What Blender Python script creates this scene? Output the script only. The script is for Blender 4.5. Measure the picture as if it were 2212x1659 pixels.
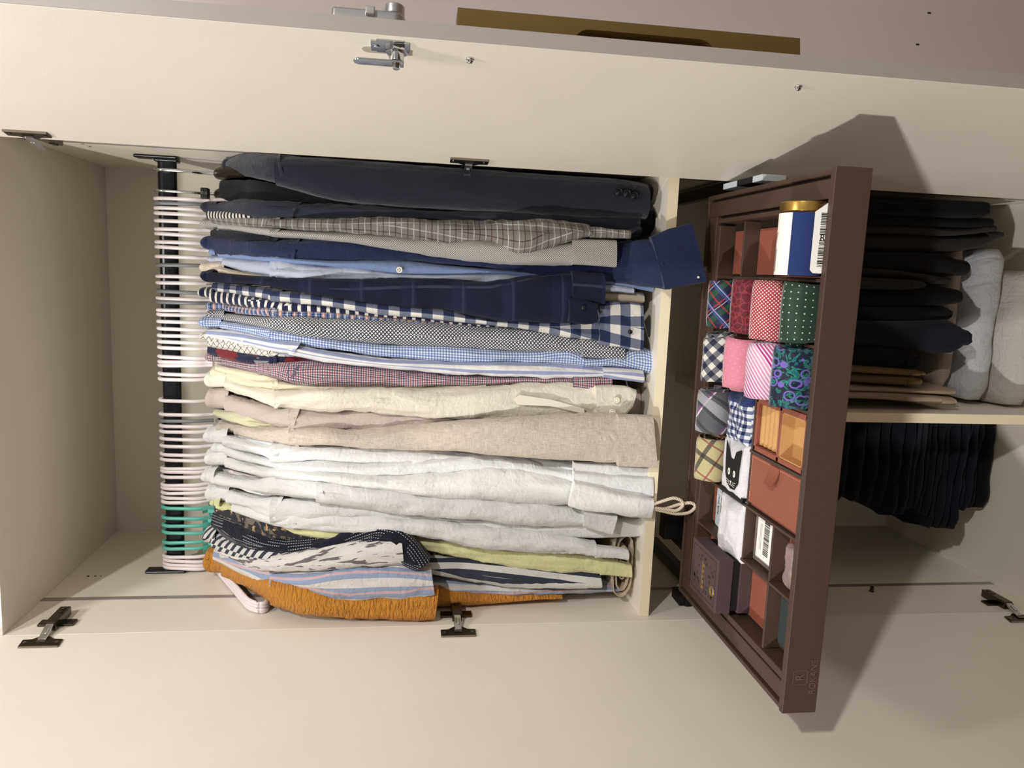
import bpy, math, random
from mathutils import Vector, Matrix, noise

random.seed(7)
for o in list(bpy.data.objects): bpy.data.objects.remove(o)
scene = bpy.context.scene
COL = scene.collection
V = Vector

# ------------------------------------------------------------------ camera
CAM = V((0.6177, -1.2760, 1.2591))
YAW, PITCH, ROLL, FPX = 0.1466, -0.1423, -0.0212, 1667.16
MR = Matrix.Rotation(YAW, 3, 'Z') @ Matrix.Rotation(PITCH, 3, 'X') @ Matrix.Rotation(ROLL, 3, 'Y')
RIGHT, FWD, UP = MR.col[0].copy(), MR.col[1].copy(), MR.col[2].copy()
cd = bpy.data.cameras.new('camera')
cam = bpy.data.objects.new('camera', cd); COL.objects.link(cam)
cd.sensor_width = 36.0; cd.lens = FPX * 36.0 / 2212.0; cd.clip_start = 0.02
mw = Matrix.Identity(4)
for i in range(3):
    mw[i][0] = -UP[i]; mw[i][1] = RIGHT[i]; mw[i][2] = -FWD[i]; mw[i][3] = CAM[i]
cam.matrix_world = mw
scene.camera = cam

# ------------------------------------------------------------------ world, lamps, exposure
world = bpy.data.worlds.new('world'); scene.world = world; world.use_nodes = True
bg = world.node_tree.nodes['Background']
bg.inputs[0].default_value = (1.0, 0.94, 0.86, 1); bg.inputs[1].default_value = 0.235
def lamp(name, loc, aim, power, r, col, cone):               # ceiling spot heads tilted towards the wardrobe
    l = bpy.data.lights.new(name, 'SPOT'); l.energy = power; l.shadow_soft_size = r; l.color = col
    l.spot_size = math.radians(cone); l.spot_blend = 1.0
    o = bpy.data.objects.new(name, l); COL.objects.link(o); o.location = loc
    o.rotation_euler = (Vector(aim) - Vector(loc)).to_track_quat('-Z', 'Y').to_euler()
LC = (1.0, 0.985, 0.955)
lamp('ceiling_spot_a', (-1.45, -2.35, 2.58), (.85, -.15, 1.25), 222, 0.06, LC, 84)
lamp('ceiling_spot_b', (1.95, -2.25, 2.58), (.02, -.15, 1.45), 140, 0.06, LC, 84)
lamp('ceiling_spot_c', (0.58, -.80, 2.52), (.42, -.15, 1.30), 36, 0.10, LC, 120)
scene.view_settings.view_transform = 'Standard'
scene.view_settings.look = 'None'
scene.view_settings.gamma = 1.0
scene.view_settings.use_curve_mapping = False
scene.view_settings.exposure = 0.35

# ------------------------------------------------------------------ un-projection helpers (photo pixel -> place in the room)
def ray(x, y): return FWD + RIGHT * ((829.5 - y) / FPX) + UP * ((1106.0 - x) / FPX)
def P(x, y, Y): d = ray(x, y); return CAM + d * ((Y - CAM.y) / d.y)
def PX(x, y, X): d = ray(x, y); return CAM + d * ((X - CAM.x) / d.x)
def PZ(x, y, Z): d = ray(x, y); return CAM + d * ((Z - CAM.z) / d.z)

# ------------------------------------------------------------------ materials
def lin(c):
    return tuple(((v/255.0)/12.92 if v/255.0 <= .04045 else (((v/255.0)+.055)/1.055)**2.4) for v in c) + (1.0,)
class NB:
    def __init__(s, name, rough=.6, metal=0, spec=.35):
        s.m = bpy.data.materials.new(name); s.m.use_nodes = True
        s.nt = s.m.node_tree; s.N = s.nt.nodes; s.L = s.nt.links
        s.b = s.N['Principled BSDF']; s.b.inputs['Roughness'].default_value = rough
        s.b.inputs['Metallic'].default_value = metal; s.b.inputs['Specular IOR Level'].default_value = spec
        s._uv = None
    def lk(s, a, b): s.L.new(a, b)
    def uv(s):
        if not s._uv:
            t = s.N.new('ShaderNodeTexCoord'); p = s.N.new('ShaderNodeSeparateXYZ'); s.lk(t.outputs['UV'], p.inputs[0])
            s._uv = (p.outputs[0], p.outputs[1], t.outputs['UV'], t.outputs['Object'])
        return s._uv
    def put(s, inp, v):
        if isinstance(v, (int, float)): inp.default_value = v
        elif isinstance(v, tuple): inp.default_value = v
        else: s.lk(v, inp)
    def ma(s, op, a, b=0.0, c=None):
        n = s.N.new('ShaderNodeMath'); n.operation = op; s.put(n.inputs[0], a); s.put(n.inputs[1], b)
        if c is not None: s.put(n.inputs[2], c)
        return n.outputs[0]
    def band(s, co, per, w, off=0.0):          # 1 inside a stripe of share w
        f = s.ma('FRACT', s.ma('ADD', s.ma('DIVIDE', co, per), off + 1000.0))
        return s.ma('LESS_THAN', f, w)
    def mix(s, f, a, b):
        n = s.N.new('ShaderNodeMix'); n.data_type = 'RGBA'; s.put(n.inputs[0], f)
        s.put(n.inputs[6], a); s.put(n.inputs[7], b); return n.outputs[2]
    def noise(s, vec, scale, det=2, dist=0.0):
        n = s.N.new('ShaderNodeTexNoise'); n.inputs['Scale'].default_value = scale; n.inputs['Detail'].default_value = det
        n.inputs['Distortion'].default_value = dist
        if vec is not None: s.lk(vec, n.inputs['Vector'])
        return n.outputs[0]
    def stretch(s, vec, sx, sy, sz=1, rot=0):
        n = s.N.new('ShaderNodeMapping'); n.inputs['Scale'].default_value = (sx, sy, sz); n.inputs['Rotation'].default_value = (0, 0, rot)
        s.lk(vec, n.inputs[0]); return n.outputs[0]
    def vor(s, vec, scale, feat='F1', out=0):
        n = s.N.new('ShaderNodeTexVoronoi'); n.feature = feat; n.inputs['Scale'].default_value = scale; s.lk(vec, n.inputs['Vector']); return n.outputs[out]
    def bump(s, h, st=.3, d=.002):
        n = s.N.new('ShaderNodeBump'); n.inputs['Strength'].default_value = st; n.inputs['Distance'].default_value = d
        s.lk(h, n.inputs['Height']); s.lk(n.outputs[0], s.b.inputs['Normal'])
    def dim(s, c, f):
        n = s.N.new('ShaderNodeMix'); n.data_type = 'RGBA'; n.blend_type = 'MULTIPLY'; n.inputs[0].default_value = 1.0
        s.put(n.inputs[6], c); n.inputs[7].default_value = (f, f, f, 1); return n.outputs[2]
    def col(s, c): s.put(s.b.inputs['Base Color'], c)

def plain(name, rgb, rough=.6, metal=0, spec=.35, var=.06, scale=30, bump=0.0, bscale=400, coat=0):
    k = NB(name, rough, metal, spec); c = lin(rgb)
    obj = k.uv()[3]
    n = k.noise(obj, scale, 3)
    k.col(k.mix(n, tuple(v*(1-var) for v in c[:3])+(1,), tuple(min(1, v*(1+var)) for v in c[:3])+(1,)))
    if bump: k.bump(k.noise(obj, bscale, 2), bump, .001)
    if coat: k.b.inputs['Coat Weight'].default_value = coat
    return k.m

def fabric(name, fn, rough=.85, bump=.35, weave=1500, sheen=.15, pucker=0.0):
    k = NB(name, rough, 0, .2); u, v, uv, ob = k.uv()
    c = fn(k, u, v, uv)
    if isinstance(c, tuple): base = c
    else: base = c
    n = k.noise(uv, 260, 3)
    if isinstance(base, tuple):
        c = k.mix(n, tuple(x*.9 for x in base[:3])+(1,), tuple(min(1, x*1.08) for x in base[:3])+(1,))
    k.col(k.dim(c, .81))
    cr = k.noise(k.stretch(uv, 1, .3), 34, 4, .6); c2 = k.noise(k.stretch(uv, .8, 1, 1, .6), 70, 3, 1.0)
    h = k.ma('ADD', k.ma('ADD', k.ma('MULTIPLY', cr, 4.0), k.ma('MULTIPLY', c2, 1.3)), k.ma('MULTIPLY', k.noise(uv, weave, 1), .35))
    if pucker:
        pk = k.noise(k.stretch(uv, 60, 190), 1, 3, .8); h = k.ma('ADD', h, k.ma('MULTIPLY', pk, pucker))
    k.bump(h, min(1.0, bump*1.5), .0022)
    k.b.inputs['Sheen Weight'].default_value = sheen
    return k.m
def solid(name, rgb, **kw): return fabric(name, lambda k, u, v, uv: lin(rgb), **kw)
def twill(name, a, b, per=.0022):
    return fabric(name, lambda k, u, v, uv: k.mix(k.band(k.ma('ADD', u, v), per, .5), lin(a), lin(b)))
def stripes(name, base, layers, axis='u', **kw):
    def f(k, u, v, uv):
        co = u if axis == 'u' else v if axis == 'v' else k.ma('ADD', u, v)
        c = lin(base)
        for col, per, w, off in layers: c = k.mix(k.band(co, per, w, off), c, lin(col))
        return c
    return fabric(name, f, **kw)
def gingham(name, per, light, mid, dark, rot=0, **kw):
    def f(k, u, v, uv):
        if rot:
            p = k.N.new('ShaderNodeSeparateXYZ'); k.lk(k.stretch(uv, 1, 1, 1, rot), p.inputs[0]); u, v = p.outputs[0], p.outputs[1]
        a = k.band(u, per, .5); b = k.band(v, per, .5)
        return k.mix(k.ma('MULTIPLY', a, b), k.mix(k.ma('MAXIMUM', a, b), lin(light), lin(mid)), lin(dark))
    return fabric(name, f, **kw)
def plaid(name, base, lu, lv, rot=0, mixf=.8, **kw):
    def f(k, u, v, uv):
        if rot:
            p = k.N.new('ShaderNodeSeparateXYZ'); k.lk(k.stretch(uv, 1, 1, 1, rot), p.inputs[0]); u, v = p.outputs[0], p.outputs[1]
        c = lin(base)
        for col, per, w, off in lu: c = k.mix(k.ma('MULTIPLY', k.band(u, per, w, off), mixf), c, lin(col))
        for col, per, w, off in lv: c = k.mix(k.ma('MULTIPLY', k.band(v, per, w, off), mixf), c, lin(col))
        return c
    return fabric(name, f, **kw)
def diamond(name, per, w, dark, light, **kw):
    def f(k, u, v, uv):
        a = k.band(k.ma('ADD', u, v), per, w); b = k.band(k.ma('SUBTRACT', u, v), per, w)
        return k.mix(k.ma('MAXIMUM', a, b), lin(light), lin(dark))
    return fabric(name, f, **kw)
def dots(name, per, r, base, dot, rot=0, **kw):
    def f(k, u, v, uv):
        if rot:
            p = k.N.new('ShaderNodeSeparateXYZ'); k.lk(k.stretch(uv, 1, 1, 1, rot), p.inputs[0]); u, v = p.outputs[0], p.outputs[1]
        fu = k.ma('SUBTRACT', k.ma('FRACT', k.ma('ADD', k.ma('DIVIDE', u, per), 100.)), .5)
        fv = k.ma('SUBTRACT', k.ma('FRACT', k.ma('ADD', k.ma('DIVIDE', v, per), 100.)), .5)
        d = k.ma('ADD', k.ma('MULTIPLY', fu, fu), k.ma('MULTIPLY', fv, fv))
        return k.mix(k.ma('LESS_THAN', d, r*r), lin(base), lin(dot))
    return fabric(name, f, **kw)

M = {}
M['laminate'] = plain('cream_laminate', (230, 223, 208), .42, var=.03, scale=14, bump=.12, bscale=700)
M['edge'] = plain('edge_band', (158, 151, 143), .45, var=.03)
M['edge_cream'] = plain('edge_band_cream', (238, 226, 192), .45, var=.04)
M['strip'] = plain('aluminium_strip', (160, 152, 146), .35, .3)
M['wall'] = plain('painted_wall', (212, 200, 197), .8, var=.03, scale=6, bump=.15, bscale=300)
M['floor'] = plain('wood_floor', (118, 86, 58), .5)
M['nickel'] = plain('nickel', (150, 142, 132), .18, 1.0)
M['nickel_dark'] = plain('nickel_dark', (88, 80, 72), .2, 1.0)
M['chrome'] = plain('chrome', (215, 218, 222), .12, 1.0)
M['silver'] = plain('satin_silver', (196, 194, 194), .32, .75)
M['brass'] = plain('brushed_brass', (132, 106, 60), .38, .55, bump=.1)
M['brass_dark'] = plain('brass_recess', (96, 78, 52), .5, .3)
M['black_metal'] = plain('black_metal', (30, 32, 37), .25, .4, .5)
M['black'] = plain('black_plastic', (14, 14, 15), .45)
M['white_plastic'] = plain('white_plastic', (232, 222, 222), .3, spec=.5, var=.02)
M['grey_plastic'] = plain('grey_plastic', (122, 124, 126), .35, spec=.5)
M['teal_plastic'] = plain('teal_plastic', (98, 186, 170), .3, spec=.5)
M['wood_dark'] = plain('dark_hanger_wood', (34, 24, 20), .4)
M['leather'] = plain('brown_leather', (74, 57, 47), .5, var=.05, scale=60, bump=.25, bscale=900)
M['leather_dark'] = plain('brown_leather_groove', (42, 30, 25), .6, var=.05, bump=.2, bscale=900)
M['suede'] = plain('terracotta_suede', (140, 79, 61), .85, var=.06, scale=80, bump=.3, bscale=1200)
M['tleather'] = plain('terracotta_leather', (146, 84, 65), .6, var=.06, scale=50, bump=.3, bscale=800)
M['tan'] = plain('tan_suede', (196, 152, 96), .85, var=.1, scale=120, bump=.3, bscale=900)
M['stitch'] = plain('stitch_thread', (205, 150, 118), .8)
M['engrave'] = plain('engraved_mark', (97, 77, 64), .55)
M['plum'] = plain('plum_paper', (74, 58, 60), .6, var=.05, scale=200)
M['plum_dark'] = plain('plum_print', (44, 33, 36), .6)
M['gold'] = plain('gold_print', (176, 142, 84), .4, .5)
M['boxblack'] = plain('black_card', (20, 20, 22), .6)
M['feltgreen'] = plain('dark_green_felt', (48, 56, 56), .9, bump=.3)
M['paper'] = plain('white_paper', (240, 236, 228), .7, var=.02)
M['ink'] = plain('black_ink', (20, 20, 20), .7)
M['ink_grey'] = plain('grey_ink', (120, 116, 112), .7)
M['blueink'] = plain('blue_ink', (96, 124, 168), .6)
M['cardblue'] = plain('pale_blue_card', (205, 214, 220), .5)
M['navycloth'] = solid('navy_cloth', (40, 56, 110))
M['whitecloth'] = solid('white_pouch_cloth', (238, 236, 240), bump=.5)
M['goldlid'] = plain('brass_lid', (190, 152, 80), .28, .9)
k = NB('clear_acrylic', .04, 0, .5); k.b.inputs['Transmission Weight'].default_value = 1; k.b.inputs['IOR'].default_value = 1.2; k.col((.97, .96, .97, 1)); M['clear'] = k.m
k = NB('clear_film', .1, 0, .5); k.b.inputs['Transmission Weight'].default_value = .85; k.b.inputs['IOR'].default_value = 1.3; k.col((.95, .85, .85, 1)); M['film'] = k.m
M['rope'] = plain('cotton_rope', (214, 200, 176), .9, bump=.6, bscale=500)
M['canvas'] = fabric('canvas', lambda k, u, v, uv: lin((214, 196, 164)), bump=.6)
M['pearl'] = plain('pearl_button', (232, 226, 206), .25, spec=.6)
M['darkbutton'] = plain('dark_button', (22, 22, 28), .3, spec=.5)

# ------------------------------------------------------------------ mesh helpers
class MB:
    def __init__(s): s.v = []; s.f = []; s.uv = {}
    def add(s, vs, fs, uvs=None):
        b = len(s.v); s.v += [tuple(p) for p in vs]
        for i, f in enumerate(fs):
            if uvs: s.uv[len(s.f)] = uvs[i]
            s.f.append([b + q for q in f])
        return s
    def box(s, lo, hi, mat=None):
        x0, y0, z0 = lo; x1, y1, z1 = hi
        p = [V((x, y, z)) for x in (x0, x1) for y in (y0, y1) for z in (z0, z1)]
        if mat is not None: p = [mat @ q for q in p]
        return s.add(p, [(0, 1, 3, 2), (4, 6, 7, 5), (0, 4, 5, 1), (2, 3, 7, 6), (0, 2, 6, 4), (1, 5, 7, 3)])
    def prism(s, pts, d):                                    # closed outline (list of Vector) pushed by vector d
        n = len(pts); a = [V(p) for p in pts]; b = [p + d for p in a]
        return s.add(a + b, [tuple(range(n))[::-1], tuple(range(n, 2*n))] + [(i, (i+1) % n, n+(i+1) % n, n+i) for i in range(n)])
    def cyl(s, p0, p1, r0, r1=None, n=20, cap=True):
        r1 = r0 if r1 is None else r1
        p0, p1 = V(p0), V(p1); ax = (p1-p0).normalized(); t = ax.orthogonal().normalized(); w = ax.cross(t)
        vs = [p + (t*math.cos(2*math.pi*i/n) + w*math.sin(2*math.pi*i/n))*r for p, r in ((p0, r0), (p1, r1)) for i in range(n)]
        fs = [(i, (i+1) % n, n+(i+1) % n, n+i) for i in range(n)]
        if cap: fs += [tuple(range(n))[::-1], tuple(range(n, 2*n))]
        return s.add(vs, fs)
    def tube(s, path, r, n=8, closed=False, sx=1.0):
        path = [V(p) for p in path]; N = len(path); vs = []; prev = None
        for i, p in enumerate(path):
            a = path[(i-1) % N] if (closed or i > 0) else p; b = path[(i+1) % N] if (closed or i < N-1) else p
            d = (b-a).normalized()
            t = (prev - d*prev.dot(d)).normalized() if prev is not None else d.orthogonal().normalized()
            prev = t; w = d.cross(t); rr = r[i] if isinstance(r, (list, tuple)) else r
            vs += [p + (t*math.cos(2*math.pi*j/n) + w*math.sin(2*math.pi*j/n))*rr for j in range(n)]
        fs = []
        for i in range(N if closed else N-1):
            k2 = (i+1) % N
            fs += [(i*n+j, i*n+(j+1) % n, k2*n+(j+1) % n, k2*n+j) for j in range(n)]
        if not closed: fs += [tuple(range(n))[::-1], tuple(range((N-1)*n, N*n))]
        return s.add(vs, fs)
    def sphere(s, c, r, sc=(1, 1, 1), n=12, m=8):
        c = V(c); vs = []; fs = []
        for i in range(m+1):
            a = math.pi*i/m
            for j in range(n):
                b = 2*math.pi*j/n
                vs.append(c + V((math.sin(a)*math.cos(b)*sc[0], math.sin(a)*math.sin(b)*sc[1], math.cos(a)*sc[2]))*r)
        for i in range(m):
            fs += [(i*n+j, (i+1)*n+j, (i+1)*n+(j+1) % n, i*n+(j+1) % n) for j in range(n)]
        return s.add(vs, fs)
    def build(s, name, mat, parent=None, smooth=False, bevel=0.0, seg=2):
        me = bpy.data.meshes.new(name); me.from_pydata(s.v, [], s.f)
        if s.uv:
            l = me.uv_layers.new(name='UVMap')
            for pi, p in enumerate(me.polygons):
                q = s.uv.get(pi)
                if q:
                    for li, c in zip(p.loop_indices, q): l.data[li].uv = c
        me.materials.append(M[mat] if isinstance(mat, str) else mat)
        if smooth: me.polygons.foreach_set('use_smooth', [True]*len(me.polygons))
        me.update()
        o = bpy.data.objects.new(name, me); COL.objects.link(o)
        if parent: o.parent = parent
        if bevel:
            m = o.modifiers.new('bevel', 'BEVEL'); m.width = bevel; m.segments = seg; m.limit_method = 'ANGLE'
            if not smooth:
                me.polygons.foreach_set('use_smooth', [True]*len(me.polygons))
                w = o.modifiers.new('wn', 'WEIGHTED_NORMAL'); w.keep_sharp = False
        return o
def tag(o, label, cat, group=None):
    o['label'] = label; o['category'] = cat
    if group: o['group'] = group
    return o
def empty(name, label, cat, group=None, loc=(0, 0, 0)):
    o = bpy.data.objects.new(name, None); COL.objects.link(o); o.location = loc; o.empty_display_size = .05
    return tag(o, label, cat, group)
def part(name, mat, parent, fn, smooth=False, bevel=0.0):
    m = MB(); fn(m); return m.build(name, mat, parent, smooth, bevel)
def frame(o, x, y, z):                                        # 4x4 from origin and three axes
    m = Matrix.Identity(4)
    for i in range(3): m[i][0] = x[i]; m[i][1] = y[i]; m[i][2] = z[i]; m[i][3] = o[i]
    return m
def text(name, body, size, mtx, mat, parent, depth=.0004, align='CENTER'):
    c = bpy.data.curves.new(name, 'FONT'); c.body = body; c.size = size; c.extrude = depth; c.align_x = align; c.align_y = 'CENTER'
    t = bpy.data.objects.new(name, c); COL.objects.link(t)
    me = bpy.data.meshes.new_from_object(t.evaluated_get(bpy.context.evaluated_depsgraph_get()))
    bpy.data.objects.remove(t); me.transform(mtx); me.materials.clear(); me.materials.append(M[mat])
    o = bpy.data.objects.new(name, me); COL.objects.link(o); o.parent = parent; return o

# ------------------------------------------------------------------ the room
W, D, H, T = 0.80, 0.5106, 1.889, 0.018
def struct(name, mat, lo, hi):
    o = MB().box(lo, hi).build(name, mat); o['kind'] = 'structure'; return o
struct('floor', 'floor', (-3.2, -3.6, -.14), (3.2, .62, -.09))
struct('wall_back', 'wall', (-3.2, .56, -.09), (3.2, .64, 2.62))
struct('wall_right', 'wall', (W+T+.004, -.004, -.09), (3.2, .10, 2.62))
part_marks = MB()
for q in ((2007, 28), (1982, 96)):
    p = P(q[0], q[1], -.004); part_marks.box((p.x-.0012, p.y-.0006, p.z-.003), (p.x+.0012, p.y+.001, p.z+.003))
mk = part_marks.build('mark', 'ink', bpy.data.objects['wall_right'])
struct('ceiling', 'wall', (-3.2, -3.6, 2.62), (3.2, .62, 2.70))

# ------------------------------------------------------------------ the wardrobe
wd = empty('wardrobe', 'tall cream laminate wardrobe with both doors swung open', 'wardrobe')
part('side_panel', 'laminate', wd, lambda m: m.box((-T, 0, -.09), (0, D, H+T)), bevel=.0008)
part('side_panel', 'laminate', wd, lambda m: m.box((W, 0, -.09), (W+T, D, H+T)), bevel=.0008)
part('back_panel', 'laminate', wd, lambda m: m.box((-T, D, -.09), (W+T, D+.008, H+T)))
part('top_panel', 'laminate', wd, lambda m: m.box((0, 0, H), (W, D, H+T)), bevel=.0008)
part('bottom_panel', 'laminate', wd, lambda m: m.box((0, .004, -.09), (W, D, 0)), bevel=.0008)
sh = part('shelf', 'laminate', wd, lambda m: m.box((.0005, .0185, .800), (W-.0005, D, .818)))
part('edge_band', 'edge_cream', sh, lambda m: m.box((.0005, .0175, .800), (W-.0005, .0185, .818)))
dv = part('divider', 'laminate', wd, lambda m: m.box((.3690, .021, 0), (.3870, D, .60)))
part('edge_band', 'edge_cream', dv, lambda m: m.box((.3690, .020, 0), (.3870, .021, .60)))
for x0, x1 in ((-.0005, .0012), (W-.0012, W+.0005)):
    part('metal_strip', 'strip', wd, lambda m: m.box((x0, .131, 0), (x1, .1365, H)).box((x0, .1375, 0), (x1, .143, H)))
part('cam_pin', 'nickel_dark', wd, lambda m: m.cyl((0, .106, .298), (.011, .106, .298), .0045, .0035), smooth=False)
part('screw_hole', 'ink', wd, lambda m: [m.cyl((-.001, .243, z), (.0004, .243, z), r, n=10) for z, r in ((1.851, .0025), (1.838, .002), (1.828, .0015))])
part('screw_hole', 'ink', wd, lambda m: [m.cyl((W-.0004, y, 1.80), (W+.001, y, 1.80), .0025, n=10) for y in (.16, .19)])
# hanging rod: flattened tube with end brackets
RY, RZ = .262, 1.694
def rodfn(m):
    ring = []
    for i in range(24):
        a = 2*math.pi*i/24
        ring.append((math.copysign(abs(math.cos(a))**.7, math.cos(a))*.0085, math.copysign(abs(math.sin(a))**.7, math.sin(a))*.0165))
    m.prism([V((.006, RY+a, RZ+b)) for a, b in ring], V((W-.012, 0, 0)))
rod = part('hanging_rod', 'black_metal', wd, rodfn, bevel=0)
for xa, xb in ((0.0005, .006), (W-.006, W-.0005)):
    part('rod_bracket', 'black_metal', rod, lambda m: m.box((xa, RY-.013, RZ-.02), (xb, RY+.013, RZ+.056)), bevel=.003)
for xa in (.0075, W-.0085):
    part('rod_socket', 'black_metal', rod, lambda m: m.box((xa-.003, RY-.012, RZ-.021), (xa+.004, RY+.012, RZ+.021)), bevel=.003)

def hinge(parent, org, d, n, side, z):
    """cup plate on the door, arm and mounting plate on the side panel. org hinge edge, d along the door, n out of the door's inner face."""
    A = frame(V((org.x, org.y, z)), d, n, V((0, 0, 1)))      # local x along the door, y out of the face, z up
    m = MB()
    out = [(.014, -.030), (.033, -.030), (.033, .030), (.014, .030), (.013, .016)] 
    arc = [(.014-.009*math.sin(math.pi*i/8), .016-.032*i/8) for i in range(1, 8)]
    out = [(.033, -.0300), (.033, .0300), (.015, .0300), (.014, .0165)] + arc + [(.014, -.0165), (.015, -.0300)]
    m.prism([A @ V((x, .0002, zz)) for x, zz in out], A.to_3x3() @ V((0, .0026, 0)))
    plate = m.build('hinge_plate', 'nickel_dark', parent, bevel=.0005)
    m = MB().box((.0325, .0003, -.0295), (.0338, .0036, .0295), A)
    m.box((.016, .0026, -.0065), (.024, .0045, .0065), A)
    for zz in (-.024, .024): m.cyl(A @ V((.0235, .0028, zz)), A @ V((.0235, .0036, zz)), .003, n=12)
    m.build('hinge_screws', 'nickel', parent, smooth=False)
    # bright knuckle between cup and arm
    s = side                                                   # +1 for the left panel (interior to +x), -1 for the right one
    k0 = A @ V((.018, .004, 0)); k1 = V((org.x + s*.013, .012, z))
    ax = (k1-k0); L = ax.length; ax.normalize(); wv = V((0, 0, 1)); nv = ax.cross(wv).normalized()
    B = frame(k0, ax, wv, nv)
    m = MB().box((0, -.0062, -.002), (L, .0062, .002), B); m.box((L*.3, -.003, -.0035), (L*.75, .003, .0035), B)
    m.build('hinge_knuckle', 'chrome', parent, bevel=.0012)
    Wx = 0.0 if s > 0 else W
    m = MB().box((min(Wx+s*.002, Wx+s*.016), .010, z-.0085), (max(Wx+s*.002, Wx+s*.016), .072, z+.0085))
    m.box((min(Wx, Wx+s*.004), .028, z-.028), (max(Wx, Wx+s*.004), .048, z+.028))
    for yy in (.052, .064): m.cyl((Wx+s*.016, yy, z), (Wx+s*.0172, yy, z), .0042, n=12)
    m.build('hinge_arm', 'nickel_dark', parent, bevel=.0022)

def door(org, d, n, width, edge='edge'):
    """n points out of the inner face; the slab lies behind it"""
    A = frame(org, d, n, V((0, 0, 1)))
    o = MB().box((0, -T, -.06), (width-.001, 0, H+.012), A).build('door', 'laminate', wd, bevel=.0008)
    MB().box((width-.001, -T+.0003, -.06), (width, -.0003, H+.012), A).build('edge_band', edge, o)
    return o, A
# right door
dR = V((.198, -.98, 0)).normalized(); nR = V((-.98, -.198, 0)).normalized()
doorR, AR = door(V((.782, -.005, 0)), dR, nR, .399)
for z in (1.804, 1.161, .640, .07): hinge(doorR, V((.782, -.005, 0)), dR, nR, -1, z)
thL = math.radians(10)
dL = V((-math.sin(thL), -math.cos(thL), 0)); nL = V((math.cos(thL), -math.sin(thL), 0))
doorL, AL = door(V((0.0, -.001, 0)), dL, nL, .399)
for z in (1.822, 1.153, .640, .070): hinge(doorL, V((0.0, -.001, 0)), dL, nL, 1, z)
# screws of the handle, inside face
for s, z in ((.361, 1.19), (.359, .792)):
    part('screw', 'chrome', doorR, lambda m: m.cyl(AR @ V((s, 0, z)), AR @ V((s, .0018, z)), .0048, .0042, 14).sphere(AR @ V((s, .0018, z)), .004, (1, .5, 1)), smooth=True)
# cam lock, inside face
lk = part('lock_plate', 'chrome', doorR, lambda m: m.box((.365, .0002, 1.258), (.387, .0022, 1.300), AR).box((.362, .0002, 1.264), (.390, .0018, 1.294), AR), bevel=.0006)
part('lock_barrel', 'chrome', doorR, lambda m: m.cyl(AR @ V((.3735, .002, 1.272)), AR @ V((.3735, .007, 1.272)), .0125, n=6).cyl(AR @ V((.3735, .007, 1.272)), AR @ V((.3735, .017, 1.272)), .0085, n=20).cyl(AR @ V((.3735, .019, 1.272)), AR @ V((.3735, .0245, 1.272)), .0055, .004, 6), bevel=.0004)
def camfn(m):
    pts = [V((.3735+.0065*math.sin(a), .0172, 1.312+.0065*math.cos(a))) for a in [math.pi/2*(1-2*i/8) for i in range(9)]]
    pts = [V((.380, .0172, 1.312-.048))] + pts + [V((.367, .0172, 1.312-.048))]
    m.prism([AR @ p for p in pts], AR.to_3x3() @ V((0, .0024, 0)))
part('lock_cam', 'chrome', doorR, camfn, bevel=.0005)
part('lock_screw', 'chrome', doorR, lambda m: m.cyl(AR @ V((.376, .0022, 1.2935)), AR @ V((.376, .0035, 1.2935)), .0035, n=12), bevel=.0005)
# lock body, outside face
def capsule(z0, z1, r, y0, y1, s0):
    pts = []
    for i in range(13): a = math.pi*i/12; pts.append(V((s0+r*math.cos(a), y0, z1-r+r*math.sin(a)*.45)))
    for i in range(13): a = math.pi + math.pi*i/12; pts.append(V((s0+r*math.cos(a), y0, z0+r+r*math.sin(a))))
    return [AR @ p for p in pts]
part('lock_body', 'silver', doorR, lambda m: m.prism(capsule(1.263, 1.352, .0135, -T, 0, .3735), AR.to_3x3() @ V((0, -.016, 0))), bevel=.003)
part('lock_button', 'silver', doorR, lambda m: m.box((.355, -T-.0165, 1.296), (.392, -T-.008, 1.306), AR), bevel=.001)
part('lock_knob', 'silver', doorR, lambda m: m.cyl(AR @ V((.3735, -T-.016, 1.276)), AR @ V((.3735, -T-.027, 1.276)), .012, n=28), bevel=.0012)
# long brass pull on the outside face, with a finger slot
def pull(m):
    z0, z1, h = .800, 1.206, .031
    pts = [(z0, 0), (z0, h), (z1, h), (z1, 0)]
    a, b, q = 1.075, .905, .019
    slot = [(a, 0)] + [(a-.02+.02*math.cos(t), q-.02+.02*math.sin(t)) for t in [math.pi/2*i/6 for i in range(7)] if q-.02+.02*math.sin(t) > 0]
    slot += [(b+.02-.02*math.sin(t), q-.02+.02*math.cos(t)) for t in [math.pi/2*i/6 for i in range(7)] if q-.02+.02*math.cos(t) > 0] + [(b, 0)]
    out = pts + slot
    m.prism([AR @ V((.352, -T-y, z)) for z, y in out], AR.to_3x3() @ V((.026, 0, 0)))
hd = part('pull_handle', 'brass', doorR, pull)
part('finger_recess', 'brass_dark', hd, lambda m: m.box((.3525, -T-.0205, .900), (.366, -T, 1.080), AR))

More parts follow.
